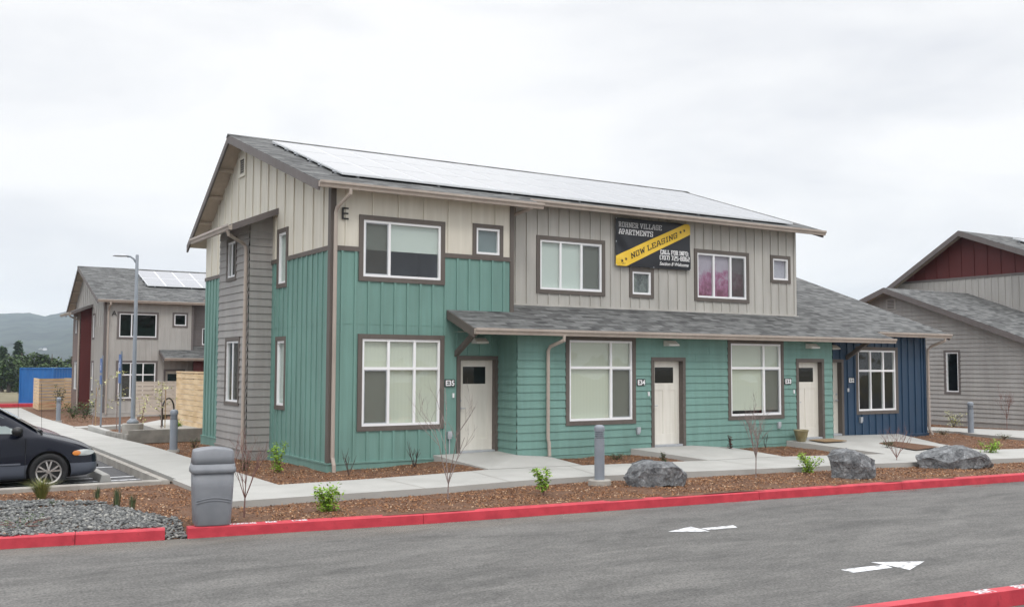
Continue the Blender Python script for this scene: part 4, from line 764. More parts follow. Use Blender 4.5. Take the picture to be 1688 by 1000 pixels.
# walks
def slabpoly(pts, name='sidewalk', th=.16, m_=None):
    a = [Vector(p) for p in pts]; mb = MB(); n = len(a)
    mb.prism([p-Vector((0, 0, th)) for p in a], a); return mb.build(name, m_ or CONC, kind='structure')
def joint(p, q, w_=.008):
    p, q = Vector(p), Vector(q); d = (q-p).normalized(); nn = Vector((-d.y, d.x, 0))*w_; u = Vector((0, 0, .0035)); return [p-nn+u, q-nn+u, q+nn+u, p+nn+u]
def xl(y): return -3.27+(.85 if y > 30 else 0)*0 if y < 8 else -3.27+.17*(y-8)/26
J = MB()
ysq = [-3.95, -2.1, -.4, 1.4, 3.2, 5.0, 6.8, 8.6, 10.4, 12.2, 14, 16, 18, 20, 22, 24, 26, 28, 30, 32, 34, 36, 38, 40, 42, 44, 46]
def zl(y): return gz(0, y)+.052
mb = MB()
for a, b in zip(ysq, ysq[1:]):
    xa, xb = (-3.12 if a < -.4 else xl(a)+.14), (-3.12 if b < -.3 else xl(b)+.14); ra = -1.80+(0 if a < 14 else .03*(a-14)); rb = -1.80+(0 if b < 14 else .03*(b-14))
    if a < -.4: xa = -3.20+.0; xb = -3.2
    mb.prism([(xa, a, zl(a)-.2), (ra, a, zl(a)-.2), (rb, b, zl(b)-.2), (xb, b, zl(b)-.2)], [(xa, a, zl(a)), (ra, a, zl(a)), (rb, b, zl(b)), (xb, b, zl(b))])
    if a > -2.2: J.add(joint((xa, a, zl(a)), (ra, a, zl(a))), [(0, 1, 2, 3)])
mb.build('sidewalk', CONC, kind='structure')
fr = [(-1.8, -3.95), (-.72, -3.98), (.65, -3.98), (2.31, -3.82), (3.9, -3.90), (6.05, -4.2), (8.22, -4.62), (10.98, -5.02), (14.09, -5.66), (17.5, -6.3), (24, -7.6)]
bk = [(-1.8, -2.2), (.11, -2.14), (1.5, -2.0), (2.79, -1.80), (4.94, -2.06), (8.12, -2.56), (10.36, -2.72), (11.62, -3.09), (13.08, -3.48), (16.3, -3.95), (24, -5.6)]
zf_ = .052
slabpoly([(x, y, zf_) for x, y in fr]+[(x, y, zf_) for x, y in reversed(bk)])
for (x0, y0), (x1, y1) in (((.2, -3.98), (.2, -2.13)), ((2.0, -3.86), (2.3, -1.9)), ((4.0, -3.9), (4.6, -2.0)), ((6.0, -4.2), (6.3, -2.3)), ((8.0, -4.6), (8.3, -2.6)), ((9.8, -4.85), (10.3, -2.7)), ((11.8, -5.2), (12.3, -3.3)), ((14.2, -5.7), (14.6, -3.7))): J.add(joint((x0, y0, zf_), (x1, y1, zf_)), [(0, 1, 2, 3)])
def ramp(pw, pf):    # wall edge and walk edge
    slabpoly([*pw, *pf], th=.22)
ramp([(2.41, -.03, .225), (4.05, -.03, .245), (4.05, -.86, .215), (4.89, -.86, .15)][::-1][::-1], [(4.94, -2.06, zf_+.001), (2.79, -1.78, zf_+.001)])
ramp([(7.22, -.86, .23), (9.15, -.86, .23), (10.45, -.86, .13)], [(10.34, -2.72, zf_+.001), (8.12, -2.55, zf_+.001)])
ramp([(12.45, -.86, .23), (14.36, -.86, .235), (14.36, -.22, .24), (17.9, -.22, .19)], [(16.6, -2.5, .10), (16.26, -3.93, zf_+.001), (13.08, -3.46, zf_+.001)])
J.add(joint((2.79, -1.78, zf_+.003), (4.94, -2.06, zf_+.003)), [(0, 1, 2, 3)]); J.add(joint((8.12, -2.55, zf_+.003), (10.34, -2.72, zf_+.003)), [(0, 1, 2, 3)])
J.build('walk_joints', CONCD, kind='structure')
m = MB(); m.add([(14.75, -1.52, .168), (15.7, -1.55, .165), (15.55, -3.25, .112), (14.35, -3.4, .09)], [(0, 3, 2, 1)]); m.build('mulch_bed', SOIL, kind='structure')
slabpoly([(22.0, -7.2, zf_), (24, -7.5, zf_), (18.9, -2.5, .06), (17.9, -2.5, .07)]) if False else None
slabpoly([(20.9, 5.6, .02), (22.72, 2.3, .02), (22.9, 1.2, .02), (22.2, .2, .03), (21.78, -1.75, .03), (21.4, -6.6, .04), (25.0, -6.9, .04), (25.5, .54, .02), (24.4, 3.4, .02), (24.2, 5.6, .02)])
slabpoly([(-1.75, 19.9, -.14), (-.16, 20.75, -.14), (6, 24.1, -.2), (6, 25.6, -.2), (1.59, 22.6, -.17), (-1.7, 21.2, -.15)])
slabpoly([(-1.65, 10.9, .30), (.2, 12.5, .30), (3.5, 14.5, .30), (3.5, 19.5, .24), (-1.0, 17.2, .26), (-1.65, 16, .27)], th=.3) if False else None
slabpoly([(-.85, 11.15, .26), (.4, 11.15, .26), (3.2, 13, .26), (4.0, 17.8, .20), (.6, 17.5, .21), (-.6, 15.0, .23)], th=.3)
PW = thing('planter_wall', 'low gray concrete retaining wall beside the left walk below the bike hoop', 'wall', (-1.7, 10.7, 0))
m = MB(); m.prism([(-1.80, 10.72, -.1), (.55, 10.72, -.1), (.55, 10.94, -.1), (-1.62, 10.94, -.1)], [(-1.80, 10.72, .29), (.55, 10.72, .29), (.55, 10.94, .29), (-1.62, 10.94, .29)]); m.prism([(-1.80, 10.945, -.1), (-1.62, 10.945, -.1), (-1.62, 14.5, -.1), (-1.75, 14.5, -.1)], [(-1.80, 10.945, .16), (-1.62, 10.945, .16), (-1.60, 14.5, .06), (-1.73, 14.5, .06)]); m.build('coping', mat('damp_concrete', (.17, .16, .145), (.26, .245, .22), rough=.9, scale=3), PW, bevel=.015)  # darker gray than the walk concrete
curbrun([(-1.68, 14.6), (-1.66, 18.2)], -.5, .06, .14, -1, m_=CONC)
curbrun([(-30, 50.3), (2.5, 50.3)], -1.2, -.28, .18, 1)

# ------------------------------------------------------------------ road markings and curb lettering
def flat(pxs, z, name='road_arrow'):
    mb = MB()
    for poly in pxs: mb.add([gp(u, v, z) for u, v in poly], [tuple(range(len(poly)))])
    return mb.build(name, WPNT, kind='structure', recalc=True)
flat([[(1101, 875.5), (1139, 867.2), (1150, 870), (1171, 875.2)], [(1152, 870.4), (1208.7, 865), (1216, 868.4), (1168, 872.4)]], -.196)
flat([[(1386, 938), (1407, 942.8), (1471.4, 934.8), (1457, 929.6)], [(1435.5, 925.8), (1524, 924.3), (1499.7, 938.3), (1470, 932.0)]], -.196)
def curbtext(s_, x, line, dirx, zt, h=.105, flip=1):
    f = lambda X: next(y0+(y1-y0)*(X-x0)/(x1-x0) for (x0, y0), (x1, y1) in zip(line, line[1:]) if x0 <= X <= x1)
    t = text_mesh(s_, h*1.35, .0006, off=.005, sx=.62); sl_ = (f(x+.2)-f(x))/.2; a = math.atan(sl_); ca, sa = math.cos(a), math.sin(a)
    if flip > 0: place(t, lambda p, q, r: (x+p*ca-(q+.03)*sa, f(x)+p*sa+(q+.03)*ca, zt+.002+r))
    else: place(t, lambda p, q, r: (x-p*ca-(-q+.0)*sa*1, f(x)-p*sa-(q+.03)*ca+0.0, zt+.002+r))
    return t.build('curb_lettering', WPNT, kind='structure')
curbtext('NO', -3.95, cl, 1, -.05); curbtext('PARKING', -3.66, cl, 1, -.05); curbtext('FIRE', -3.17, cl, 1, -.05); curbtext('LANE', -2.80, cl, 1, -.05)
curbtext('LANE', 1.62, near, 1, -.045, h=.12, flip=-1); curbtext('FIRE', 2.12, near, 1, -.045, h=.12, flip=-1)
# ------------------------------------------------------------------ bark chips, gravel
def inpoly(P, poly):
    x, y = P[:, 0], P[:, 1]; c = np.zeros(len(P), bool); n = len(poly)
    for i in range(n):
        (x0, y0), (x1, y1) = poly[i], poly[(i+1) % n]
        if y0 == y1: continue
        c ^= ((y0 > y) != (y1 > y)) & (x < (x1-x0)*(y-y0)/(y1-y0)+x0)
    return c
def sample(poly, dens):
    a = np.array(poly); lo, hi = a.min(0), a.max(0); n = int(dens*np.prod(hi-lo)); P = lo+rng.random((n, 2))*(hi-lo); return P[inpoly(P, poly)]
def fromarr(name, V, F_, m_, kind='stuff', smooth=False):
    me = D.meshes.new(name); me.vertices.add(len(V)); me.vertices.foreach_set('co', V.astype(np.float32).ravel()); k = F_.shape[1]
    me.loops.add(F_.size); me.loops.foreach_set('vertex_index', F_.astype(np.int32).ravel()); me.polygons.add(len(F_)); me.polygons.foreach_set('loop_start', np.arange(0, F_.size, k, dtype=np.int32)); me.polygons.foreach_set('loop_total', np.full(len(F_), k, dtype=np.int32))
    me.update(calc_edges=True); me.validate(); me.materials.append(m_); o = D.objects.new(name, me); COL.objects.link(o); o['kind'] = kind; return o
zmv = lambda P: np.array([zm(float(x), float(y)) for x, y in P])
beds = [([(-3.15, -5.4), (-3.15, -3.95), (-1.8, -4.0), (.65, -4.03), (2.3, -3.87), (3.9, -3.95), (6.05, -4.25), (8.22, -4.67), (10.98, -5.07), (14.1, -5.72), (17.5, -6.35), (19.5, -6.8), (19.5, -7.85), (12.6, -7.15), (5.5, -6.45), (-.85, -5.85), (-3.15, -5.6)], 900),
 ([(-8, -.63), (-3.42, -.63), (-3.25, -2), (-3.2, -5.55), (-4.15, -5.45), (-4.15, -4.6), (-4.45, -3.9), (-4.75, -2.6), (-5.65, -1.75), (-8, -1.5)], 900),
 ([(-8, -4.75), (-5.2, -4.85), (-4.9, -5.15), (-8, -4.95)], 900),
 ([(-1.76, -2.12), (.11, -2.08), (2.72, -1.75), (2.38, -.1), (-.08, -.08), (-.08, 3.68), (-.64, 3.7), (-.64, 6.2), (-.08, 6.25), (-.08, 9.6), (.5, 10.6), (-1.76, 10.6)], 700),
 ([(5.0, -2.02), (8.05, -2.48), (7.2, -.88), (4.95, -.88)], 800), ([(10.42, -2.66), (12.98, -3.38), (12.42, -.88), (10.5, -.88)], 800),
 ([(16.7, -2.5), (17.95, -.26), (19.4, -.25), (19.4, 4), (22.6, 2.3), (22.8, 1.2), (22.1, .2), (21.7, -1.75), (21.3, -5.0), (16.4, -3.95)], 500),
 ([(24.5, 3.5), (25.6, .5), (26.8, .4), (26.8, 5.4), (24.3, 5.4)], 350), ([(-1.6, 14.7), (-1.6, 19.8), (-.2, 20.6), (.5, 19), (-.9, 14.9)], 250), ([(-1.5, 21.5), (1.6, 22.8), (1.6, 34.5), (.9, 38), (-.8, 38), (-1.3, 28)], 90)]
Vs = []
for poly, dn in beds:
    P = sample(poly, dn); P = P[np.array([noise.noise(Vector((float(a)*1.7, float(b)*1.7, 7)))*1.5+.86 > rng.random() for a, b in P])]; n = len(P); z = zmv(P)+rng.uniform(.002, .022, n); th = rng.uniform(0, math.pi, n); L_ = rng.uniform(.014, .052, n); w_ = rng.uniform(.006, .016, n); ti = rng.normal(0, .35, n); tj = rng.normal(0, .4, n)
    d1 = np.stack([np.cos(th)*np.cos(ti), np.sin(th)*np.cos(ti), np.sin(ti)], 1)*L_[:, None]/2; d2 = np.stack([-np.sin(th)*np.cos(tj), np.cos(th)*np.cos(tj), np.sin(tj)], 1)*w_[:, None]/2; c = np.column_stack([P, z])
    Vs.append(np.stack([c-d1-d2, c+d1-d2*.6, c+d1*.9+d2, c-d1*.8+d2], 1).reshape(-1, 3))
V = np.concatenate(Vs); fromarr('bark_chips', V, np.arange(len(V)).reshape(-1, 4), CHIP)
gpoly = [(-9, -1.35), (-5.65, -1.72), (-4.72, -2.6), (-4.42, -3.9), (-4.12, -4.7), (-4.22, -5.50), (-4.50, -5.46), (-4.62, -5.28), (-9, -4.72)]
ico = bmesh.new(); bmesh.ops.create_icosphere(ico, subdivisions=1, radius=1); IV = np.array([v.co[:] for v in ico.verts]); IF = np.array([[v.index for v in f.verts] for f in ico.faces]); ico.free()
P = sample(gpoly, 1100); n = len(P); z = zmv(P)+rng.uniform(.0, .03, n); sz = rng.uniform(.013, .029, n)*(1+.5*(rng.random(n) > .93))
sc = np.stack([sz*rng.uniform(.9, 1.5, n), sz*rng.uniform(.7, 1.1, n), sz*rng.uniform(.45, .8, n)], 1); an = rng.uniform(0, 6.3, n)
vv = IV[None]*(1+rng.normal(0, .13, (n, len(IV), 1)))*sc[:, None, :]; ca, sa = np.cos(an)[:, None], np.sin(an)[:, None]
vv = np.stack([vv[..., 0]*ca-vv[..., 1]*sa, vv[..., 0]*sa+vv[..., 1]*ca, vv[..., 2]], 2)+np.column_stack([P, z])[:, None, :]
fromarr('gravel', vv.reshape(-1, 3), (IF[None]+np.arange(n)[:, None, None]*len(IV)).reshape(-1, 3), PEBB)
# ------------------------------------------------------------------ boulders
def boulder(cx, cy, base, wd, dp, top, seed, lab, under=.0):
    """hull of scattered corner points under the outline, then split and roughened, so faces stay broad and fractured"""
    r_ = random.Random(seed); bm = bmesh.new(); n_ = len(top)
    yw_ = -R(32); ob_off = Vector((cx, cy, base))
    def H(t): t = min(max(t, 0), 1)*(n_-1); i = min(int(t), n_-2); return top[i]*(1-(t-i))+top[i+1]*(t-i)
    for i in range(n_):
        t = i/(n_-1); h = top[i]; edge = 1-abs(2*t-1)**3; x = (t-.5)*wd
        for yy in (-.42, .1, .5): bm.verts.new((x+r_.uniform(-.03, .03)*wd, yy*dp*edge*r_.uniform(.7, 1.05), h*r_.uniform(.90, 1.0)-.05*dp*(yy < -.3)))
    for k in range(13):
        a = 2*math.pi*k/13; q = r_.uniform(.88, 1.0); x = math.cos(a)*wd/2*q; y = math.sin(a)*dp/2*q; sh = 1-under*(1 if r_.random() > .4 else .4); t = x/wd+.5
        bm.verts.new((x*sh, y*sh, r_.uniform(-.02, .06))); bm.verts.new((x, y, H(t)*r_.uniform(.30, .72)))
    res = bmesh.ops.convex_hull(bm, input=bm.verts[:]); junk = [v for v in bm.verts if not v.link_faces]; bmesh.ops.delete(bm, geom=junk, context='VERTS')
    bmesh.ops.dissolve_limit(bm, angle_limit=R(14), verts=bm.verts[:], edges=bm.edges[:]); bmesh.ops.triangulate(bm, faces=bm.faces[:])
    for _ in range(5): bmesh.ops.subdivide_edges(bm, edges=[e for e in bm.edges if e.calc_length() > .035], cuts=1, use_grid_fill=True); bmesh.ops.triangulate(bm, faces=[f for f in bm.faces if len(f.verts) > 4])
    bm.normal_update(); nrm = [(v, v.normal.copy()) for v in bm.verts]
    for v, nn in nrm:
        q = v.co*3.2+Vector((seed, 0, 0)); c_ = noise.noise(q); k2 = noise.noise(q*3); v.co += nn*(.035*math.floor(c_*4+.5)/4*1.2+.014*k2+.009*noise.noise(q*8)-.02)
    me = D.meshes.new('boulder'); bm.to_mesh(me); bm.free(); me.materials.append(ROCKM); o = D.objects.new('boulder', me); COL.objects.link(o); o.location = ob_off; o.rotation_euler = (0, 0, yw_)
    me.polygons.foreach_set('use_smooth', [True]*len(me.polygons)); me.set_sharp_from_angle(angle=R(17))
    tag(o, lab, 'boulder', 'boulders along the curb'); return o
def rockmat():
    m = D.materials.new('gray_boulder_stone'); m.use_nodes = True; n = m.node_tree.nodes; l = m.node_tree.links; b = n['Principled BSDF']; b.inputs['Roughness'].default_value = .72
    tc = n.new('ShaderNodeTexCoord'); n1 = n.new('ShaderNodeTexNoise'); n1.inputs['Scale'].default_value = 6.5; n1.inputs['Detail'].default_value = 13; n1.inputs['Roughness'].default_value = .76; n1.inputs['Distortion'].default_value = .25
    n2 = n.new('ShaderNodeTexNoise'); n2.inputs['Scale'].default_value = 2.2; n2.inputs['Detail'].default_value = 4; n2.inputs['Distortion'].default_value = 1.5
    cr = n.new('ShaderNodeValToRGB'); e = cr.color_ramp.elements; e[0].position = .36; e[0].color = (.035, .037, .042, 1); e[1].position = .58; e[1].color = (.21, .218, .225, 1); x = e.new(.72); x.color = (.50, .51, .53, 1)
    c2 = n.new('ShaderNodeValToRGB'); e = c2.color_ramp.elements; e[0].position = .60; e[0].color = (0, 0, 0, 1); e[1].position = .70; e[1].color = (1, 1, 1, 1)
    mx = n.new('ShaderNodeMix'); mx.data_type = 'RGBA'; mx.inputs[7].default_value = (.62, .63, .65, 1)
    sc_ = n.new('ShaderNodeMath'); sc_.operation = 'MULTIPLY'; sc_.inputs[1].default_value = .6
    bp = n.new('ShaderNodeBump'); bp.inputs['Strength'].default_value = .9; bp.inputs['Distance'].default_value = .04
    l.new(tc.outputs['Object'], n1.inputs[0]); l.new(tc.outputs['Object'], n2.inputs[0]); l.new(n1.outputs[0], cr.inputs[0]); mg = n.new('ShaderNodeMapRange'); mg.inputs[1].default_value = .33; mg.inputs[2].default_value = .67; mg.inputs[3].default_value = .18; mg.inputs[4].default_value = .82; l.new(n2.outputs[0], mg.inputs[0]); l.new(n2.outputs[0], c2.inputs[0]); l.new(c2.outputs[0], sc_.inputs[0]); l.new(sc_.outputs[0], mx.inputs[0]); l.new(cr.outputs[0], mx.inputs[6]); l.new(mx.outputs[2], b.inputs['Base Color'])
    l.new(n1.outputs[0], bp.inputs['Height']); l.new(bp.outputs[0], b.inputs['Normal']); return m
ROCKM = rockmat()
def bpos(u, v, back): p = gp(u, v, -.06); f = Vector((_f.x, _f.y, 0)).normalized(); return p+f*back
p = bpos(1083, 803, .25); boulder(p.x, p.y, -.09, 1.18, .82, [.20, .44, .57, .54, .46, .48, .30], 11, 'gray sloping boulder beside the concrete-footed bollard', .05)
p = bpos(1412, 789, .27); boulder(p.x, p.y, -.09, .98, .80, [.50, .60, .62, .64, .58, .52, .42], 23, 'blocky dark gray boulder in front of the potted door', .14)
p = bpos(1582, 773, .27); boulder(p.x, p.y, -.08, 1.80, .90, [.30, .34, .42, .56, .54, .40, .12], 37, 'long low gray boulder, wider than the other two', .12)
# ------------------------------------------------------------------ street furniture
def bollard(x, y, z, lab, pad=False, h=1.02):
    r = thing('bollard_light', lab, 'bollard', (x, y, z), 'gray bollard lights')
    MB().lathe([(.095, .0), (.095, h-.27)], (x, y, z), 28).build('post', METG, r, smooth=True).data.set_sharp_from_angle(angle=R(40))
    pr = [(.097, h-.27), (.097, h-.25)]
    for k in range(4): z0 = h-.245+k*.034; pr += [(.074, z0), (.074, z0+.014), (.097, z0+.018), (.097, z0+.030)]
    pr += [(.099, h-.09), (.099, h-.05), (.085, h-.02), (.055, h-.004), (.01, h)]
    MB().lathe(pr, (x, y, z), 28).build('louvred_head', METG, r, smooth=True).data.set_sharp_from_angle(angle=R(40))
    if pad: MB().lathe([(.215, -.3), (.215, .09), (.20, .105)], (x, y, z-.10), 32).build('concrete_footing', CONCD, r, smooth=True).data.set_sharp_from_angle(angle=R(40))
    else: MB().lathe([(.15, -.1), (.15, .012)], (x, y, z), 24).build('base_plate', CONC, r)
    return r
p = gp(993, 798, .0); bollard(3.62, -4.42, .05, 'gray louvred bollard light on a round concrete footing by the curb', True)
bollard(-1.53, 6.55, .02, 'gray bollard light beside the left walk near the lap-sided bay'); bollard(-1.2, 28.6, -.30, 'small distant gray bollard light before the cedar enclosure'); bollard(22.6, .55, .02, 'gray bollard light in front of the taupe building')
# litter bin
LB = thing('litter_bin', 'gray moulded plastic litter bin with an arched hood on the curb', 'litter bin', (-3.85, -5.36, -.05))
def sring(w_, d_, z, k=56, e=7.0, zf=None):
    o = []
    for j in range(k):
        a = 2*math.pi*j/k; c, s_ = math.cos(a), math.sin(a); x = w_*(abs(c)**(2/e))*(1 if c > 0 else -1); y = d_*(abs(s_)**(2/e))*(1 if s_ > 0 else -1); o.append((x, y, zf(x, y) if zf else z))
    return o
def ringloft(rings, cap=True):
    k = len(rings[0]); mb = MB(); vs = [p for r in rings for p in r]; fs = [(i*k+j, i*k+(j+1) % k, (i+1)*k+(j+1) % k, (i+1)*k+j) for i in range(len(rings)-1) for j in range(k)]
    if cap:
        fs.append(tuple(range(k-1, -1, -1))); c = len(vs); tz = rings[-1]; vs.append((0, 0, max(p[2] for p in tz))); b = (len(rings)-1)*k; fs += [(b+j, b+(j+1) % k, c) for j in range(k)]
    mb.add(vs, fs); return mb
ba = math.atan(-.17); cb, sb = math.cos(ba), math.sin(ba)
def binloc(mb): return place(mb, lambda x, y, z: (-3.85+x*cb-y*sb, -5.36+x*sb+y*cb, -.05+z))
binloc(ringloft([sring(.232, .20, 0), sring(.245, .21, .02), sring(.262, .232, .30), sring(.272, .24, .52), sring(.278, .247, .735)])).build('body', PLASTIC, LB, smooth=True)
binloc(ringloft([sring(.286, .255, .72), sring(.302, .27, .728), sring(.302, .27, .765), sring(.300, .268, .79), sring(.290, .256, .80), sring(.288, .253, .845)])).build('rim', PLASTIC, LB, smooth=True)
arch = lambda b: (lambda x, y: b+.035*math.cos(min(1, abs(x)/.26)*math.pi/2))
binloc(ringloft([sring(.284, .250, .84), sring(.274, .238, .94), sring(.266, .228, 0, zf=arch(1.015)), sring(.258, .218, 0, zf=arch(1.028)), sring(.12, .08, 0, zf=arch(1.03))])).build('hood', PLASTIC, LB, smooth=True)
w1_ = MB(); w1_.tube([(x, -.238-.0*x, .33+.022*math.cos(x*9)) for x in [-.24+.02*i for i in range(25)]], .006, 6); w1_.tube([(x, -.240, .365+.022*math.cos(x*9)) for x in [-.24+.02*i for i in range(25)]], .006, 6)
binloc(w1_).build('moulded_ridges', PLASTIC, LB)
# light pole
lx, ly = -1.5, 11.62
LP = thing('light_pole', 'tall gray light pole with a flat lamp head on a round concrete pier', 'street lamp', (lx, ly, 0))
MB().lathe([(.30, -.3), (.30, .42), (.28, .44)], (lx, ly, 0), 32).build('concrete_pier', CONCD, LP, smooth=True).data.set_sharp_from_angle(angle=R(40))
MB().lathe([(.17, .44), (.17, .50), (.10, .56), (.085, .58)], (lx, ly, 0), 24).build('base_cover', METG, LP, smooth=True)
MB().lathe([(.068, .5), (.045, 5.42), (.03, 5.44)], (lx, ly, 0), 20).build('pole', METG, LP, smooth=True).data.set_sharp_from_angle(angle=R(40))
hd = Vector((-.848, .53, 0)); b0 = Vector((lx, ly, 5.15)); MB().tube([b0, b0+hd*.10+Vector((0, 0, .16)), b0+hd*.2+Vector((0, 0, .23)), b0+hd*.3+Vector((0, 0, .24))], .03, 8).build('arm', METG, LP, smooth=True)
hm = MB(); hr = []
for t_, w_, h_ in ((0, .05, .03), (.06, .1, .05), (.2, .13, .055), (.36, .12, .045), (.45, .06, .02)):
    c = b0+hd*(.26+t_)+Vector((0, 0, .25)); sdv = Vector((.53, .848, 0)); hr.append([c+sdv*w_*math.cos(a)+Vector((0, 0, h_*math.sin(a)*(1 if math.sin(a) > 0 else .5))) for a in [2*math.pi*j/14 for j in range(14)]])
vs = [q for r in hr for q in r]; k = 14; hm.add(vs, [(i*k+j, i*k+(j+1) % k, (i+1)*k+(j+1) % k, (i+1)*k+j) for i in range(4) for j in range(k)]+[tuple(range(k-1, -1, -1)), tuple(range(4*k, 5*k))]); hm.build('lamp_head', METL, LP, smooth=True)
# accessible parking signs
SBLUE = mat('sign_blue', (.05, .12, .33), rough=.4)
def psign(x, y, z, lab):
    r = thing('parking_sign', lab, 'sign', (x, y, z), 'blue parking signs on posts'); m = MB(); m.box(x-.025, x+.025, y-.025, y+.025, z-.1, z+2.6); m.build('post', METG, r)
    a = R(196); ux, uy = math.sin(a), -math.cos(a); W = WF(x-.035, y-.16, z, (-.03, .999), (-.999, -.03)); m = MB(); m.wbox(W, 0, .31, 0, .008, 2.0, 2.5); m.build('sign_panel', SBLUE, r); m = MB(); m.wbox(W, .0, .31, 0, .0075, 1.62, 1.92); m.build('sign_panel', SBLUE, r)
    m = MB(); d = lambda a_, b_: (a_, b_)
    m.wbox(W, .13, .16, .008, .0095, 2.25, 2.36); m.wbox(W, .13, .22, .008, .0095, 2.22, 2.25); m.wbox(W, .20, .225, .008, .0095, 2.12, 2.22); m.lathe([(0.02, 0), (.02, .001)], W(.145, .008, 2.39), 8)
    for q in range(14): a0 = 2.6+q*.27; m.wbox(W, .16+.07*math.cos(a0)-.008, .16+.07*math.cos(a0)+.008, .008, .0094, 2.17+.07*math.sin(a0)-.008, 2.17+.07*math.sin(a0)+.008)
    m.build('wheelchair_symbol', WHITE, r); return r
psign(-1.42, 17.2, -.12, 'blue parking sign on a post, left of the light pole'); psign(-1.62, 12.9, -.02, 'blue parking sign on a post just beside the light pole')
# bike hoop
HR = thing('bike_hoop', 'black inverted U bike hoop on the small concrete pad', 'bike rack', (.3, 13.6, .33))
q0, q1 = gp(267, 702, .25), gp(286, 700, .25)
cxm, wid = (q0+q1)/2, (q1-q0); m = MB(); hh = .52; rr = wid.length/2; dv = wid.normalized()
m.tube([q0]+[cxm+dv*(-rr*math.cos(a))+Vector((0, 0, hh+rr*1.0*math.sin(a))) for a in [math.pi*k/12 for k in range(13)]]+[q1], .026, 8); m.build('hoop', BLK, HR, smooth=True)
m = MB(); [m.lathe([(.06, 0), (.06, .012)], tuple(q), 12) for q in (q0, q1)]; m.build('foot_plates', BLK, HR)
# fences
def boards(name, lab, W, u0, u1, w0, w1, m_, bh=.145, post=True, group=None, gapb=.016, th=.03):
    r = thing(name, lab, 'fence', W(u0, 0, w0), group); m = MB(); w = w0
    while w < w1-.02: m.wbox(W, u0, u1, -th, random.uniform(-.004, .004), w, min(w+bh-gapb, w1)); w += bh
    m.build('boards', m_, r)
    m = MB(); u = u0
    for u in [u0+.05, (u0+u1)/2, u1-.05]: m.wbox(W, u-.045, u+.045, -th-.09, -th-.002, w0-.25, w1+.0)
    m.split('post', m_, r)
    m = MB(); m.wbox(W, u0-.01, u1+.01, -th-.1, .012, w1+.002, w1+.035); m.build('cap_rail', m_, r); return r
boards('cedar_fence', 'tan cedar board fence at the back corner of the teal building', WF(.40, 9.9, .0, (0, 1), (-1, 0)), .2, 4.5, .08, 1.92, FENCE, .165)
bq0, bq1 = gp(222, 692, 0), gp(300, 692, 0); bf = boards('beige_fence', 'low beige painted board fence before the far gray building', WF(.62, 21.9, 0, (.94, -.30), (-.30, -.94)), 0, 2.9, .20, 1.47, BFENCE, .16)
m = MB(); MSB = None
EN = thing('cedar_enclosure', 'cedar board trash enclosure in front of the blue container', 'fence', (-.1, 45.5, -.45))
e0, e1, e2, e3 = gp(54, 672, -.45), gp(63, 676, -.45), gp(106, 674, -.45), gp(123, 668, -.45)
for a, b, mt_ in ((e0, e1, FENCE), (e1, e2, FENCE)):
    d = (b-a); l_ = d.length; u = (d.x/l_, d.y/l_); n_ = (u[1], -u[0]); W = WF(a.x, a.y, -.45, u, n_); m = MB(); w = .02
    while w < 1.78: m.wbox(W, 0, l_, -.03, 0, w, w+.162); w += .18
    m.build('board_panel', mt_, EN)
a = gp(105, 672, -.45); W = WF(a.x, a.y, -.45, (.9, .43), (.43, -.9)); m = MB(); w = .02
while w < 1.78: m.wbox(W, .0, 1.9, -.03, 0, w, w+.162); w += .18
m.build('board_panel', FENCE, EN)
# container
CB = mat('blue_container_paint', (.012, .115, .36), (.02, .15, .44), rough=.5, scale=1)
c0 = gp(86, 666, -.45); er, ef = Vector((.848, -.53, 0)), Vector((.53, .848, 0)); u = er*math.sin(R(14))+ef*math.cos(R(14)); v_ = Vector((-u.y, u.x, 0))
CT = thing('shipping_container', 'bright blue corrugated shipping container behind the cedar enclosure', 'container', tuple(c0))
def cpt(a, b, c): return tuple(c0+u*a+v_*b+Vector((0, 0, c)))
m = MB(); n = 36; L_ = 5.0
top, bot = 2.4, 0.0; prof = []
for i in range(n+1): prof.append((L_*i/n, .03 if i % 2 else 0))
for i in range(n): a, b = prof[i], prof[i+1]; m.quad(cpt(a[0], a[1], .1), cpt(b[0], b[1], .1), cpt(b[0], b[1], top-.08), cpt(a[0], a[1], top-.08))
for i in range(14): y0, y1 = 2.55*i/14, 2.55*(i+1)/14; x0, x1 = (.03 if i % 2 else 0), (0 if i % 2 else .03); m.quad(cpt(x0, y0, .1), cpt(x1, y1, .1), cpt(x1, y1, top-.08), cpt(x0, y0, top-.08))
m.quad(cpt(0, 2.55, .1), cpt(L_, 2.55, .1), cpt(L_, 2.55, top), cpt(0, 2.55, top)); m.quad(cpt(L_, 0, .1), cpt(L_, 2.55, .1), cpt(L_, 2.55, top), cpt(L_, 0, top)); m.build('corrugated_walls', CB, CT)
m = MB()
def cbox(a0, a1, b0, b1, z0, z1): m.hexa([cpt(a0, b0, z0), cpt(a1, b0, z0), cpt(a1, b1, z0), cpt(a0, b1, z0), cpt(a0, b0, z1), cpt(a1, b0, z1), cpt(a1, b1, z1), cpt(a0, b1, z1)])
cbox(-.03, L_+.03, -.03, 2.58, top-.08, top); cbox(-.03, L_+.03, -.03, 2.58, 0, .1)
for a in (-.03, L_-.06): cbox(a, a+.09, -.032, .06, .1, top-.08); cbox(a, a+.09, 2.49, 2.582, .1, top-.08)
m.build('frame', CB, CT)
PP = gp(112.5, 664, -.45); PT = thing('post_lamp', 'dark brown post with a small cap beyond the cedar enclosure', 'post', tuple(PP)); BRN = mat('dark_brown_paint', (.03, .014, .012), rough=.6)  # plain post with a cap, no lamp in it
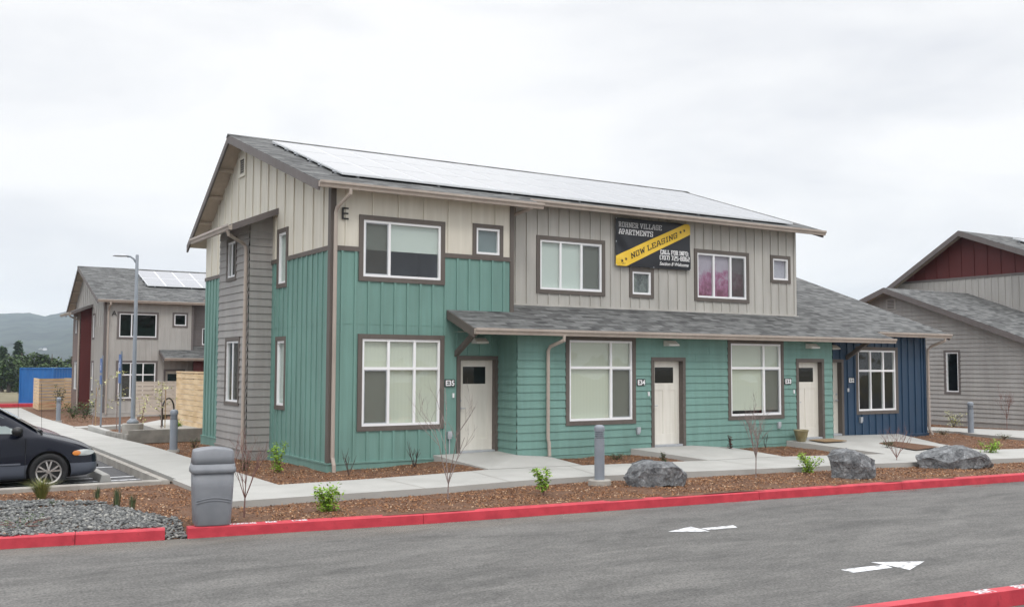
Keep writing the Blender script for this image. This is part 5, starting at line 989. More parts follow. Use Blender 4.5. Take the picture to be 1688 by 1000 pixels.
m = MB(); m.box(PP.x-.10, PP.x+.10, PP.y-.10, PP.y+.10, -.5, 1.78); m.build('post', BRN, PT); m = MB(); m.lathe([(.30, 1.62), (.33, 1.70), (.12, 1.88), (.02, 1.90)], (PP.x, PP.y, 0), 12); m.build('cap', BRN, PT)
# plant pot and door mat
PO = thing('plant_pot', 'olive glazed plant pot beside the door with the mat', 'plant pot', (12.72, -1.12, .21)); GLZ = mat('olive_glaze', (.20, .17, .085), (.30, .26, .15), rough=.3, scale=5)
MB().lathe([(.10, 0), (.125, .03), (.165, .17), (.185, .27), (.20, .275), (.20, .305), (.185, .31), (.175, .30), (.165, .25), (.02, .245)], (12.72, -1.12, .21), 28).build('pot', GLZ, PO, smooth=True).data.set_sharp_from_angle(angle=R(50))
MB().lathe([(.165, .25), (.02, .262)], (12.72, -1.12, .212), 16).build('soil', SOIL, PO)
m = MB(); m.hexa([(13.05, -1.62, .215), (13.9, -1.62, .213), (13.9, -1.08, .232), (13.05, -1.08, .232), (13.05, -1.62, .232), (13.9, -1.62, .23), (13.9, -1.08, .249), (13.05, -1.08, .249)])
m.build('door_mat', mat('coir_mat', (.20, .13, .07), (.33, .23, .13), rough=.95, scale=40, bump=.5), label='small tan door mat in front of the E33 door', cat='door mat', loc=(13.4, -1.3, .2))
WS = MB(); WS.prism([(-4.20, 1.15, -.10), (-3.98, 1.15, -.10), (-4.02, 1.15, .04), (-4.16, 1.15, .04)], [(-4.20, 2.5, -.10), (-3.98, 2.5, -.10), (-4.02, 2.5, .04), (-4.16, 2.5, .04)])
WS.build('wheel_stop', CONC, label='pale concrete wheel stop in front of the dark van', cat='wheel stop', loc=(-3.97, 2, -.1), bevel=.01)
# ------------------------------------------------------------------ vehicles
def carpaint(name, c, c2):
    m = D.materials.new(name); m.use_nodes = True; n = m.node_tree.nodes; l = m.node_tree.links; b = n['Principled BSDF']; b.inputs['Coat Weight'].default_value = .2; b.inputs['Specular IOR Level'].default_value = .3; b.inputs['Metallic'].default_value = .1
    tc = n.new('ShaderNodeTexCoord'); sp = n.new('ShaderNodeSeparateXYZ'); gt = n.new('ShaderNodeMath'); gt.operation = 'GREATER_THAN'; gt.inputs[1].default_value = .475; mx = n.new('ShaderNodeMix'); mx.data_type = 'RGBA'; mx.inputs[6].default_value = c2; mx.inputs[7].default_value = c; mr = n.new('ShaderNodeMapRange'); mr.inputs[3].default_value = .45; mr.inputs[4].default_value = .24
    l.new(tc.outputs['Object'], sp.inputs[0]); l.new(sp.outputs[2], gt.inputs[0]); l.new(gt.outputs[0], mx.inputs[0]); l.new(gt.outputs[0], mr.inputs[0]); l.new(mx.outputs[2], b.inputs['Base Color']); l.new(mr.outputs[0], b.inputs['Roughness']); return m
def loftbody(st, sub=2):
    """st rows: x, zlow, zside(belt), ztop, half width low, half width belt, half width top"""
    mb = MB(); rings = []
    for x, zl_, zb, zt, wl, wb, wt in st:
        h = [(0, zl_), (wl*.6, zl_), (wl*.93, zl_+.015), (wl, zl_+.10), (wl*1.0, (zl_+zb)/2-.05), (wb*1.0, (zl_+zb)/2+.10), (wb*.985, zb-.02), (wb*.955, zb+.02), ((wb+wt)/2*.975, (zb+zt)/2), (wt, zt-.07), (wt*.82, zt-.015), (wt*.4, zt), (0, zt+.004)]
        rings.append([(-x, y, z) for y, z in h]+[(-x, -y, z) for y, z in h[-2:0:-1]])
    k = len(rings[0]); vs = [p for r in rings for p in r]; n = len(rings)
    fs = [(i*k+j, i*k+(j+1) % k, (i+1)*k+(j+1) % k, (i+1)*k+j) for i in range(n-1) for j in range(k)]
    fs += [tuple(range(k-1, -1, -1)), tuple(range((n-1)*k, n*k))]; mb.add(vs, fs); return mb
def make_van(loc, paint, clad, lab, rot=0):
    r = thing('parked_van', lab, 'van', (0, 0, 0), 'vans parked nose in at the walk')
    st = [(0.0, .33, .52, .60, .56, .56, .46), (.04, .27, .58, .68, .78, .75, .60), (.16, .22, .68, .785, .89, .86, .68), (.38, .20, .78, .875, .945, .92, .74), (.65, .19, .87, .955, .965, .95, .80), (.88, .19, .93, 1.005, .97, .965, .84), (1.0, .19, .96, 1.035, .97, .965, .86),
          (1.12, .19, .97, 1.12, .97, .965, .84), (1.5, .19, .985, 1.375, .975, .97, .80), (1.95, .19, .99, 1.63, .98, .97, .77), (2.3, .19, 1.0, 1.70, .98, .97, .76), (3.2, .19, 1.0, 1.73, .98, .97, .76), (4.2, .20, 1.0, 1.71, .97, .965, .76), (4.65, .22, 1.0, 1.66, .955, .95, .74), (4.80, .28, .98, 1.52, .93, .92, .72), (4.86, .36, .9, 1.1, .88, .88, .70)]
    o = loftbody(st).build('body', paint, None); o.modifiers.new('s', 'SUBSURF').levels = 2; o.modifiers['s'].render_levels = 2
    cut = MB()
    for wx in (.90, 3.90):
        for s_ in (-1, 1): cut.v and None; cut.tube([(-wx, s_*.70, .335), (-wx, s_*1.2, .335)], .385, 40)
    # wheel wells
    co = cut.build('cut', BLK, None, recalc=True); bmod = o.modifiers.new('b', 'BOOLEAN'); bmod.object = co; bmod.operation = 'DIFFERENCE'; bmod.solver = 'EXACT'
    bpy.context.view_layer.update(); dg = bpy.context.evaluated_depsgraph_get(); me = D.meshes.new_from_object(o.evaluated_get(dg)); me.name = 'body'; D.objects.remove(o); D.objects.remove(co)
    me.materials.clear(); [me.materials.append(x) for x in (paint, clad, BLK)]
    for p_ in me.polygons:
        c = p_.center; well = any((c.x+wx)**2+(c.z-.335)**2 < .384**2 for wx in (.90, 3.90))
        p_.material_index = 2 if (well or c.z < .21) else 0; p_.use_smooth = True
    me.set_sharp_from_angle(angle=R(38)); b = D.objects.new('body', me); COL.objects.link(b); b.parent = r
    # glazing follows the body a few millimetres proud
    def sec(x, t):      # point on the side of the greenhouse: t 0 belt .. 1 top
        rr_ = [s for s in st]; i = max(k for k in range(len(st)-1) if st[k][0] <= x); a, c = st[i], st[i+1]; f = (x-a[0])/(c[0]-a[0]); L2 = [a[q]+(c[q]-a[q])*f for q in range(7)]
        zb, zt, wb, wt = L2[2]+.05, L2[3]-.10, L2[5], L2[6]; return (wb*.945+(wt*.99-wb*.945)*t), zb+(zt-zb)*t
    gl = MB(); fr = MB()
    for s_ in (-1, 1):
        for xa, xb in ((1.42, 2.55), (2.62, 3.55), (3.62, 4.5)):
            xs_ = [xa+(xb-xa)*i/8 for i in range(9)]
            for i in range(8):
                for j in range(3):
                    q = []
                    for (x, t) in ((xs_[i], j/3), (xs_[i+1], j/3), (xs_[i+1], (j+1)/3), (xs_[i], (j+1)/3)): y, z = sec(x, .04+t*.86); q.append((-x, s_*(y+.012), z))
                    gl.add(q, [(0, 1, 2, 3) if s_ < 0 else (3, 2, 1, 0)])
    gl.build('side_glass', CGLASS, b, loc=(0, 0, 0), smooth=True)
    ws = MB()
    for i in range(8):
        for j in range(8):
            q = []
            for (a_, c_) in ((i, j), (i+1, j), (i+1, j+1), (i, j+1)):
                t = a_/8; x = 1.08+(1.98-1.08)*t; z = 1.10+(1.645-1.10)*t; wv = .80-.07*t; yy = -wv+2*wv*c_/8; q.append((-x+.03*(1-(yy/wv)**2)+.02, yy, z-.035*(yy/wv)**2+.018))
            ws.add(q, [(0, 1, 2, 3)])
    ws.build('windscreen', CGLASS, b, loc=(0, 0, 0), smooth=True)
    # lamps, mirrors, handles, trim, wheels
    for s_ in (-1, 1):
        def ell(cx_, cz_, rx, rz, x_of, name, m_, th=.02):
            mb = MB(); n_ = 20; ring = []
            for q in range(n_): a = 2*math.pi*q/n_; ring.append((cx_+rx*math.cos(a), cz_+rz*math.sin(a)))
            f_ = []; pts = []
            for (x, z) in ring: pts.append((-x, s_*(x_of(x)+.0), z))
            c_ = (-cx_, s_*(x_of(cx_)+th), cz_); mb.add(pts+[c_], [((q, (q+1) % n_, n_) if s_ < 0 else ((q+1) % n_, q, n_)) for q in range(n_)]); return mb.build(name, m_, b, loc=(0, 0, 0), smooth=True)
        fx = lambda x: .845+.115*min(1, max(0, (x-.12)/.45))**.6
        ell(.30, .665, .20, .058, fx, 'headlight', LENS, .022); ell(.43, .662, .075, .046, lambda x: fx(x)+.014, 'indicator', AMBER, .012)
        mm_ = MB(); mm_.lathe([(.01, -.085), (.07, -.07), (.095, 0), (.075, .06), (.02, .08)], (-1.46, s_*1.10, 1.10), 14, sx=1.05, sy=1.3); mm_.tube([(-1.38, s_*.93, 1.03), (-1.44, s_*1.05, 1.07)], .04, 8); mm_.build('mirror', BLK, b, loc=(0, 0, 0), smooth=True)
        tm = MB(); tm.box(-3.6, -1.38, min(s_*.972, s_*.992), max(s_*.972, s_*.992), .485, .515); tm.build('rub_strip', clad, b, loc=(0, 0, 0))
        sm = MB()
        for xx in (1.30, 2.58): sm.box(-xx-.004, -xx+.004, min(s_*.962, s_*.978), max(s_*.962, s_*.978), .24, .96)
        sm.build('door_gap', BLK, b, loc=(0, 0, 0))
        for wx in (.90, 3.90):
            y0 = s_*.955; wl = thing('wheel', None, None, (-wx, y0, .335)); wl.parent = r
            ty = MB(); prof = [(.215, -.16), (.30, -.17), (.328, -.15), (.334, -.10), (.334, -.03), (.326, .0), (.30, .012), (.222, .0), (.215, -.16)]
            vs = []; k_ = 40
            for rr_, yy in prof:
                for j in range(k_): a = 2*math.pi*j/k_; vs.append((rr_*math.cos(a), s_*yy, rr_*math.sin(a)))
            ty.add(vs, [(i*k_+j, i*k_+(j+1) % k_, (i+1)*k_+(j+1) % k_, (i+1)*k_+j) for i in range(len(prof)-1) for j in range(k_)]); ty.build('tyre', TYRE, wl, loc=(0, 0, 0), smooth=True, recalc=True)
            rm = MB(); 
            for rr0, rr1 in ((.195, .222),):
                vs = []
                for rr_, yy in ((rr0, -.05), (rr0, -.01), (rr1, .0), (rr1, -.05)):
                    for j in range(k_): a = 2*math.pi*j/k_; vs.append((rr_*math.cos(a), s_*yy, rr_*math.sin(a)))
                rm.add(vs, [(i*k_+j, i*k_+(j+1) % k_, (i+1)*k_+(j+1) % k_, (i+1)*k_+j) for i in range(3) for j in range(k_)])
            for q in range(5):
                for d_ in (-.19, .19):
                    a = 2*math.pi*q/5+math.pi/2; p0 = Vector((.035*math.cos(a), 0, .035*math.sin(a))); p1 = Vector((.205*math.cos(a+d_*1.25), 0, .205*math.sin(a+d_*1.25))); dd = (p1-p0).normalized(); nn = Vector((-dd.z, 0, dd.x))
                    rm.hexa([p0-nn*.016+Vector((0, -s_*.04, 0)), p1-nn*.020+Vector((0, -s_*.04, 0)), p1+nn*.020+Vector((0, -s_*.04, 0)), p0+nn*.016+Vector((0, -s_*.04, 0)), p0-nn*.013+Vector((0, -s_*.005, 0)), p1-nn*.015+Vector((0, -s_*.015, 0)), p1+nn*.015+Vector((0, -s_*.015, 0)), p0+nn*.013+Vector((0, -s_*.005, 0))])
            rm.build('rim', ALLOY, wl, loc=(0, 0, 0), recalc=True)
            hb = MB(); hb.tube([(0, -s_*.05, 0), (0, s_*.004, 0)], [.055, .035], 16); hb.build('hub_cap', ALLOY, wl, loc=(0, 0, 0))
            dk = MB(); dk.tube([(0, -s_*.12, 0), (0, -s_*.05, 0)], .20, 30); dk.build('brake_disc', BLK, wl, loc=(0, 0, 0))
    bp = MB(); bp.box(-.42, .02, -.60, .60, .36, .42); bp.build('bumper_grille', BLK, b, loc=(0, 0, 0), bevel=.015)
    pl_ = MB(); pl_.box(-.02, .035, -.16, .16, .40, .50); pl_.build('plate_holder', BLK, b, loc=(0, 0, 0), bevel=.004)
    an_ = MB(); an_.tube([(-1.02, -.80, 1.02), (-1.05, -.80, 1.95)], .003, 5); an_.lathe([(.02, 0), (.015, .04), (.006, .07)], (-1.02, -.80, 1.0), 8); an_.build('antenna', BLK, b, loc=(0, 0, 0))
    wp = MB(); [wp.tube([(-1.02, y, 1.085), (-1.10, y+.28, 1.125), (-1.16, y+.55, 1.15)], .010, 5) for y in (-.72, -.08)]; wp.box(-1.08, -.98, -.62, .62, 1.045, 1.075); wp.build('wipers', BLK, b, loc=(0, 0, 0))
    r.location = loc; r.rotation_euler = (0, 0, rot); return r
CGLASS = mat('car_glass', (.12, .16, .155), (.32, .38, .36), rough=.03, scale=1.4, spec=.8, coat=1.0); LENS = mat('lamp_lens', (.50, .54, .53), (.62, .66, .64), rough=.12, spec=.8, coat=1.0); AMBER = mat('amber_lens', (.75, .26, .05), rough=.15, coat=1.0)
TYRE = mat('tyre_rubber', (.012, .012, .013), (.02, .02, .021), rough=.85, scale=20); ALLOY = mat('alloy_metal', (.50, .47, .45), rough=.25, metal=.75)
make_van((-4.26, 1.68, -.145), carpaint('dark_blue_paint', (.006, .008, .017, 1), (.085, .095, .12, 1)), mat('gray_cladding', (.085, .095, .12), (.105, .115, .14), rough=.45, scale=3), 'dark blue minivan with gray lower cladding parked nose-in at left edge')
make_van((-4.35, 4.62, -.12), carpaint('maroon_paint', (.09, .022, .03, 1), (.06, .02, .025, 1)), mat('maroon_cladding', (.06, .02, .025), rough=.5), 'maroon van mostly hidden behind the dark blue van')
# ------------------------------------------------------------------ plants
def twigs(name, lab, x, y, z, h, spread, n, m_, lv=3, cat='shrub', group=None, rad=.007, trunk=0.0, buds=0, seed=1):
    rr_ = random.Random(seed); mb = MB()
    def grow(p, d, l, r, lev):
        k = 3; pts = [p]; q = p.copy(); dd = d.copy()
        for _ in range(k): dd = (dd+Vector((rr_.gauss(0, .10), rr_.gauss(0, .10), rr_.gauss(.05, .06)))).normalized(); q = q+dd*l/k; pts.append(q.copy())
        mb.tube(pts, [r*(1-.5*i/k) for i in range(k+1)], 4 if lev > 0 else 5, caps=False)
        if lev < lv:
            for _ in range(rr_.choice((2, 3, 3))):
                t = rr_.uniform(.35, 1.0); i = min(int(t*k), k-1); b = pts[i].lerp(pts[i+1], t*k-i); s_ = Vector((rr_.gauss(0, 1), rr_.gauss(0, 1), rr_.uniform(.2, 1.2))).normalized(); grow(b, (dd+s_*.85).normalized(), l*rr_.uniform(.45, .7), r*.55, lev+1)
    o = Vector((x, y, z)); st_ = o.copy(); r = thing(name, lab, cat, (x, y, z), group)
    if trunk: mb.tube([o-Vector((0, 0, .05)), o+Vector((.01, 0, trunk))], [rad*1.5, rad*1.2], 6); st_ = o+Vector((.01, 0, trunk))
    for i in range(n):
        a = 2*math.pi*i/n+rr_.uniform(-.4, .4); grow(st_, Vector((math.cos(a)*spread, math.sin(a)*spread, 1)).normalized(), (h-trunk)*rr_.uniform(.5, .72), rad, 1)
    mb.build('branches', m_, r); return r, mb
def leafquads(pts, size, rr_, droop=.2):
    V = []
    for p_ in pts:
        s_ = size*rr_.uniform(.6, 1.25); a = Vector((rr_.gauss(0, 1), rr_.gauss(0, 1), rr_.gauss(-droop, .45))).normalized(); b = a.cross(Vector((rr_.gauss(0, .5), rr_.gauss(0, .5), 1))).normalized()
        p_ = Vector(p_); V += [p_, p_+a*s_*.5+b*s_*.28, p_+a*s_, p_+a*s_*.5-b*s_*.28]
    return V
def addleaves(r, pts, size, m_, rr_, name='leaves'):
    V = leafquads(pts, size, rr_); mb = MB(); mb.v = [tuple(v) for v in V]; mb.f = [(i, i+1, i+2, i+3) for i in range(0, len(V), 4)]; return mb.build(name, m_, r)
def leafy(lab, x, y, z, h, rad, n, m_, size=.06, seed=3, stems=5, cat='shrub', name='leafy_shrub', stemm=None, group=None, zmin=.1):
    rr_ = random.Random(seed); r = thing(name, lab, cat, (x, y, z), group); sm = MB(); pts = []
    for i in range(stems):
        a = rr_.uniform(0, 6.28); l = h*rr_.uniform(.65, 1.0); sp_ = rad*rr_.uniform(.3, 1.0); tip = Vector((x+math.cos(a)*sp_, y+math.sin(a)*sp_, z+l)); mid = Vector((x+math.cos(a)*sp_*.45, y+math.sin(a)*sp_*.45, z+l*.55)); base = Vector((x, y, z-.03))
        sm.tube([base, mid, tip], [.008, .006, .003], 5)
        for _ in range(n//stems):
            t = rr_.uniform(zmin, 1.02); p_ = base.lerp(mid, t*2) if t < .5 else mid.lerp(tip, (t-.5)*2); s_ = rad*.26*(1.2-t*.5); pts.append(p_+Vector((rr_.gauss(0, s_), rr_.gauss(0, s_), rr_.gauss(0, s_*.6))))
    sm.build('stems', stemm or TWIG, r); addleaves(r, pts, size, m_, rr_); return r
def clump(lab, x, y, z, h, n, m_, seed=5, spread=.35, cat='grass clump', group=None, wdt=.009):
    rr_ = random.Random(seed); mb = MB()
    for _ in range(n):
        a = rr_.uniform(0, 6.28); l = h*rr_.uniform(.6, 1.05); s_ = spread*rr_.uniform(.1, 1); d = Vector((math.cos(a), math.sin(a), 0)); b = Vector((x, y, z))+d*rr_.uniform(0, .05); w_ = Vector((-d.y, d.x, 0))*wdt/2; p1 = b+d*l*s_*.35+Vector((0, 0, l*.6)); p2 = b+d*l*s_+Vector((0, 0, l*(1-.25*s_)))
        mb.add([b-w_, b+w_, p1+w_*.8, p1-w_*.8, p2], [(0, 1, 2, 3), (3, 2, 4)])
    return mb.build('grass_clump', m_, label=lab, cat=cat, group=group, loc=(x, y, z))
Zs = -.05
P_ = lambda u, v: gp(u, v, Zs)
g_ = 'bright green young shrubs in the bark beds'
for i, (u, v, h, r_, n, lab) in enumerate([(540, 842, .40, .22, 260, 'bright green bushy shrub nearest the litter bin'), (896, 815, .52, .16, 170, 'bright green single stem shrub just left of the concrete-footed bollard'), (1333, 779, .45, .22, 190, 'bright green shrub left of the blocky boulder'), (1630, 752, .42, .26, 170, 'yellow green shrub behind the long boulder')]):
    p = P_(u, v); leafy(lab, p.x, p.y, Zs, h, r_, int(n*3), LEAFB, .06, seed=10+i, stems=6 if i != 1 else 3, group=g_, zmin=.25 if i == 1 else .1)
p = gp(458, 778, 0); leafy('tall narrow green shrub against the teal side wall', p.x, p.y, 0, .66, .17, 600, LEAFB, .055, seed=20, stems=4, group=g_)
g2 = 'bare twiggy shrubs'
for i, (u, v, h, sp_, n, m_, lab, lv, rad, z) in enumerate([(575, 783, .55, .28, 4, TWIGD, 'dark bare shrub under the leftmost big window', 2, .008, .02), (683, 770, .58, .42, 5, TWIGD, 'dark bare shrub left of the E35 door', 2, .009, .05), (1262, 738, .50, .4, 4, TWIGD, 'thin bare shrub between the big window and the potted door', 2, .006, .1)]):
    p = gp(u, v, z); twigs('bare_shrub', lab, p.x, p.y, z, h, sp_, n, m_, lv, 'shrub', g2, rad, seed=30+i)
g3 = 'leafless young trees'
for i, (u, v, h, sp_, n, m_, lab, tr, rad) in enumerate([(402, 853, 1.3, .35, 6, TWIG, 'red twigged bare sapling beside the litter bin', .28, .008), (738, 822, 1.75, .38, 4, TWIGG, 'bare sapling in front of the E35 door', .25, .009), (1246, 785, 1.35, .32, 7, TWIGG, 'bare sapling in front of the third big window', .38, .009), (1478, 765, .95, .55, 6, TWIG, 'low bare sapling between the blocky and the long boulder', .15, .007)]):
    p = P_(u, v); twigs('bare_sapling', lab, p.x, p.y, Zs, h, sp_, n, m_, 4, 'sapling', g3, rad, trunk=tr, seed=40+i)
for i, (u, v, z, lab) in enumerate([(1660, 709, .0, 'bare sapling against the taupe wall at right edge'), (1640, 702, 0, 'small dark bare shrub by the taupe wall')]):
    p = gp(u, v, z); twigs('bare_sapling' if i == 0 else 'bare_shrub', lab, p.x, p.y, z, 1.5 if i == 0 else .6, .3, 6, TWIG if i == 0 else TWIGD, 4 if i == 0 else 2, 'sapling' if i == 0 else 'shrub', g3 if i == 0 else g2, .008, trunk=.4 if i == 0 else 0, seed=50+i)
p = gp(1572, 702, 0); leafy('olive green spreading shrub below the taupe wall', p.x, p.y, 0, .6, .45, 220, LEAFY, .07, seed=60, stems=7, stemm=TWIGD)
p = gp(1204, 742, .1); leafy('small dark red leaved shrub against the teal wall', p.x, p.y, .1, .46, .07, 170, LEAFR, .05, seed=61, stems=3, stemm=TWIGD); 
g4 = 'low dark green shrublets'
for i, (u, v, z, h, r_, lab, mm) in enumerate([(1017, 757, .06, .14, .18, 'low dark green shrublet left of the E34 path', LEAFD), (1094, 760, .06, .22, .10, 'dark green conical shrublet behind the peaked boulder', LEAFD), (403, 774, .0, .28, .14, 'dark green shrublet below the lap-sided bay', LEAFD), (320, 736, .02, .22, .16, 'dark green shrublet right of the left bollard', LEAFD), (266, 717, .02, .2, .16, 'dark green shrublet left of the left bollard', LEAFD), (1465, 733, .17, .06, .2, 'flat green weed in the narrow bark island', LEAFD), (1555, 716, 0, .15, .25, 'low olive shrublet right of the navy unit', LEAFO), (1655, 722, 0, .12, .25, 'low green shrublet beside the far right walk', LEAFO)]):
    p = gp(u, v, z); leafy(lab, p.x, p.y, z, h, r_, 320, mm, .035, seed=70+i, stems=9, name='low_shrub', group=g4, zmin=.0)
g5 = 'grass clumps beside the gravel'
for i, (u, v, h, n, m_, lab, sp_) in enumerate([(68, 824, .42, 420, GRASSM, 'yellow green grass clump, fullest by the parking curb', 1.0), (160, 824, .25, 60, RUSH, 'small sparse rush clump, second from the left', .25), (192, 833, .32, 70, RUSH, 'dark upright rush clump in the middle of the bark', .2), (218, 839, .26, 60, RUSH, 'thin rush clump nearest the litter bin', .25), (88, 836, .14, 70, RUSH, 'tiny rush clump at the edge of the gravel', .6)]):
    p = P_(u, v); clump(lab, p.x, p.y, Zs-.01, h, n, m_, 80+i, sp_, group=g5)
p = gp(35, 868, -.05); leafy('olive weed patch on the gravel along the red curb', p.x, p.y, -.05, .07, .5, 420, LEAFO, .03, seed=301, stems=14, name='weed_patch', zmin=0)
# young staked trees at the left walk
def staked(lab, x, y, z, h, m_, n, seed, lean=0):
    rr_ = random.Random(seed); r = thing('young_tree', lab, 'tree', (x, y, z), 'staked young trees by the left walk'); tr = MB(); pts = []
    top = Vector((x+lean, y, z+h)); tr.tube([Vector((x, y, z-.05)), Vector((x+lean*.3, y, z+h*.5)), top], [.018, .012, .004], 6)
    for _ in range(16):
        t = rr_.uniform(.3, .95); b = Vector((x, y, z)).lerp(top, t); a = rr_.uniform(0, 6.28); e_ = b+Vector((math.cos(a)*.42, math.sin(a)*.42, rr_.uniform(.0, .3)))*rr_.uniform(.5, 1)*(1.3-t*.6); tr.tube([b, e_], [.006, .002], 4)
        for _ in range(n//16): pts.append(b.lerp(e_, rr_.uniform(.3, 1.05))+Vector((rr_.gauss(0, .03), rr_.gauss(0, .03), rr_.gauss(0, .03))))
    tr.build('trunk', TWIGG, r); addleaves(r, pts, .085, m_, rr_)
    sk = MB(); sk.tube([(x+.12, y+.05, z-.05), (x+.12, y+.05, z+h*.75)], .014, 6); sk.build('stake', STAKE, r); return r
p = gp(258, 712, 0); staked('yellow leaved young tree in front of the beige fence', -.62, 11.9, .1, 1.75, LEAFY, 150, 90)
p = gp(192, 704, -.05); staked('pale leaved staked young tree left of the light pole', p.x, p.y, -.08, 2.2, LEAFY, 140, 91)
p = gp(152, 700, -.1); staked('pale leaved young tree leaning in front of the dark red bay', p.x, p.y, -.12, 1.9, LEAFY, 90, 92, lean=.3)
p = gp(225, 704, 0); leafy('loose pale leaved shrub at the foot of the light pole', p.x+.3, p.y+.8, -.02, 1.3, .35, 110, LEAFY, .085, seed=93, stems=5)
for i, (u, v, h, r_, mm, lab) in enumerate([(140, 690, .8, .6, LEAFO, 'olive bushy shrub at the corner of the far gray building'), (120, 688, .7, .5, LEAFO, 'olive shrub between far bollard and gray building'), (97, 683, 1.5, .25, LEAFD, 'tall dark shrub against the cedar enclosure'), (270, 690, .5, .35, LEAFD, 'dark green shrub below the beige fence'), (292, 716, .5, .15, LEAFB, 'bright green shrub behind the left bollard')]):
    p = gp(u, v, -.3 if u < 150 else 0); leafy(lab, p.x, p.y, p.z, h, r_, 380, mm, .09 if u < 150 else .07, seed=100+i, stems=9, stemm=TWIGD)
# ------------------------------------------------------------------ far trees, hills, distant houses
def crown(blobs, n, size, rr_):
    pts = []
    tot = sum(b[3]**2 for b in blobs)
    for (cx_, cy_, cz_, rad, sq) in blobs:
        for _ in range(int(n*rad**2/tot)):
            d = Vector((rr_.gauss(0, 1), rr_.gauss(0, 1), rr_.gauss(0, 1))).normalized(); k = rr_.uniform(.55, 1.08)**.6; q = Vector((d.x*rad, d.y*rad, d.z*rad*sq))*k; pts.append(Vector((cx_, cy_, cz_))+q)
    return pts
def bigtree(lab, x, y, z, h, w_, seed, m_=None, conifer=False, n=1500, group='trees beyond the parking lot'):
    w_ *= 1.15; rr_ = random.Random(seed); r = thing('pine_tree' if conifer else 'broadleaf_tree', lab, 'tree', (x, y, z), group); tk = MB(); tk.tube([(x, y, z-.5), (x, y, z+h*.9)], [w_*.06+.1, .05], 7)
    if conifer:
        pts = []
        for _ in range(n):
            t = rr_.random()**.7; rad = w_*.5*(1-t)**.8*(.75+.35*math.sin(t*40+seed))+.1; a = rr_.uniform(0, 6.28); k = rr_.uniform(.5, 1); pts.append(Vector((x+math.cos(a)*rad*k, y+math.sin(a)*rad*k, z+h*(.12+.88*t)-rad*.15)))
        tk.build('trunk', BARK, r); addleaves(r, pts, h*.085, m_ or LEAFD, rr_, 'crown')
    else:
        bl = []
        for _ in range(9): a = rr_.uniform(0, 6.28); k = rr_.uniform(0, .32)*w_; bl.append((x+math.cos(a)*k, y+math.sin(a)*k, z+h*rr_.uniform(.16, .80), w_*rr_.uniform(.20, .30), .85))
        for b in bl[:5]: tk.tube([(x, y, z+h*.25), (b[0], b[1], b[2])], [.12, .05], 5)
        tk.build('trunk', BARK, r); addleaves(r, crown(bl, n, 1, rr_), h*.085, m_ or LEAFO, rr_, 'crown')
    return r
specs = [(-28, 589, 26), (-8, 592, 24), (14, 586, 26), (34, 584, 27), (52, 590, 22), (68, 588, 24), (84, 586, 26), (100, 592, 22), (116, 590, 24), (134, 592, 24), (3, 604, 20), (44, 604, 20), (76, 604, 18), (24, 606, 20), (92, 606, 18), (60, 606, 18)]
GROVE = ['olive tree cut by the left edge, back row of the grove', 'dark tree by the left edge, back row of the grove', 'olive tree just left of the tall conifer, back row', 'rounded tree just right of the tall conifer, back row', 'dark tree over the left end of the blue container', 'olive tree over the middle of the blue container', 'mid green tree over the right end of the container', 'dark tree just left of the brown capped post', 'olive tree just right of the brown capped post', 'tree mostly hidden behind the far gray building',
 'low front tree at the left edge above the dry field', 'low front tree behind the left part of the container', 'low front tree behind the right part of the container', 'low front tree just left of the blue container', 'low front tree left of the capped post', 'low front tree behind the middle of the container']
for i, (u, v, wpx) in enumerate(specs):
    dist = 185+12*math.sin(i*2.1)-(14 if v > 600 else 0); b = far(u, 645, dist); zb = gz(b.x, b.y)-.5; zt = far(u, v-10, dist).z; bigtree(GROVE[i], b.x, b.y, zb, zt-zb, wpx*dist/1655*1.6, 200+i, LEAFD if i % 3 == 1 else LEAFO, n=2600)
for i, (u, v, wpx) in enumerate([(28, 563, 24), (3, 572, 24)]):
    b = far(u, 640, 215); zt = far(u, v, 215).z; bigtree(['dark conifer rising above the grove', 'dark conifer cut by the left edge'][i], b.x, b.y, gz(b.x, b.y)-.5, zt-gz(b.x, b.y)+.5, wpx*215/1655*1.2, 240+i, LEAFD, True, 1300)
HILL = mat('hill_forest', (.005, .012, .015), (.040, .058, .048), rough=1, scale=.016, stretch=(1, 1, 2.2), bump=1.0, bscale=.06, detail=9, lo=.38, hi=.62)
def ridge(az):   # image column -> height above horizon in pixels
    u = az; pts = [(-1500, 60), (-400, 90), (-100, 84), (0, 84.5), (48, 86), (76, 81), (104, 88), (140, 94), (250, 100), (500, 80), (900, 90), (1200, 100), (1395, 107), (1412, 111), (1440, 108), (1700, 90), (2600, 70)]
    for (a, b), (c, d) in zip(pts, pts[1:]):
        if a <= u <= c: return b+(d-b)*(u-a)/(c-a)
    return 60
mb = MB(); us = list(range(-1500, 2601, 9)); rows = 14; ix = {}
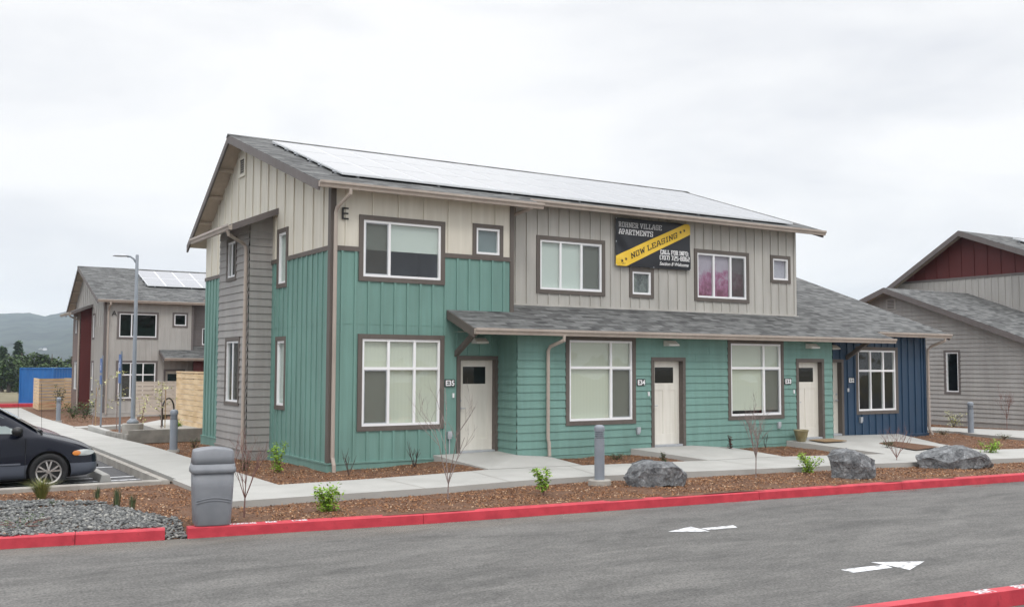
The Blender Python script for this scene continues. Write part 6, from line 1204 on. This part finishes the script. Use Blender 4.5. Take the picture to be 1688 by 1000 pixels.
for i, u in enumerate(us):
    hd_ = (_f+_r2*(u-844)/FPX); hd_.z = 0
    for j in range(rows+1):
        t = j/rows; dist = 900+1500*t; p = CAM+hd_*dist; H = ridge(u)/FPX*2400; prof = max(0, (t-.05)/.95)**1.25
        n_ = noise.noise(Vector((u*.012, t*4, 0)))*14*math.sin(math.pi*t)+(noise.noise(Vector((u*.35, t*9, 5)))*3.2 if j > 3 else 0)
        ix[i, j] = len(mb.v); mb.v.append((p.x, p.y, -11+(H+11)*prof+n_))
    p = CAM+hd_*2900; ix[i, rows+1] = len(mb.v); mb.v.append((p.x, p.y, -30))
mb.f = [(ix[i, j], ix[i+1, j], ix[i+1, j+1], ix[i, j+1]) for i in range(len(us)-1) for j in range(rows+1)]
mb.build('hills', HILL, kind='structure', smooth=True)
for i, (u, v) in enumerate([(67, 577), (74, 576)]):
    p = far(u, v, 1500); r = thing('distant_house', ['white house on the hillside, the left of two', 'white house on the hillside, the right of two'][i], 'house', tuple(p), 'houses on the far hillside')
    m = MB(); m.box(p.x-2.6, p.x+2.6, p.y-3, p.y+3, p.z-4, p.z+1.6); m.build('walls', WHITE, r); m = MB(); m.prism([(p.x-3, p.y-3.3, p.z+1.6), (p.x+3, p.y-3.3, p.z+1.6), (p.x, p.y-3.3, p.z+3.2)], [(p.x-3, p.y+3.3, p.z+1.6), (p.x+3, p.y+3.3, p.z+1.6), (p.x, p.y+3.3, p.z+3.2)]); m.build('roof', METL, r)
# ------------------------------------------------------------------ haze
hm_ = D.materials.new('haze'); hm_.use_nodes = True; n = hm_.node_tree.nodes; l = hm_.node_tree.links; n.clear(); o = n.new('ShaderNodeOutputMaterial'); v_ = n.new('ShaderNodeVolumePrincipled')
v_.inputs['Color'].default_value = (.74, .87, 1.0, 1); v_.inputs['Density'].default_value = .00018; v_.inputs['Anisotropy'].default_value = .15; l.new(v_.outputs[0], o.inputs['Volume'])
mb = MB(); mb.box(-2300, 3600, -1600, 3000, -45, 190); mb.build('haze', hm_, kind='stuff')
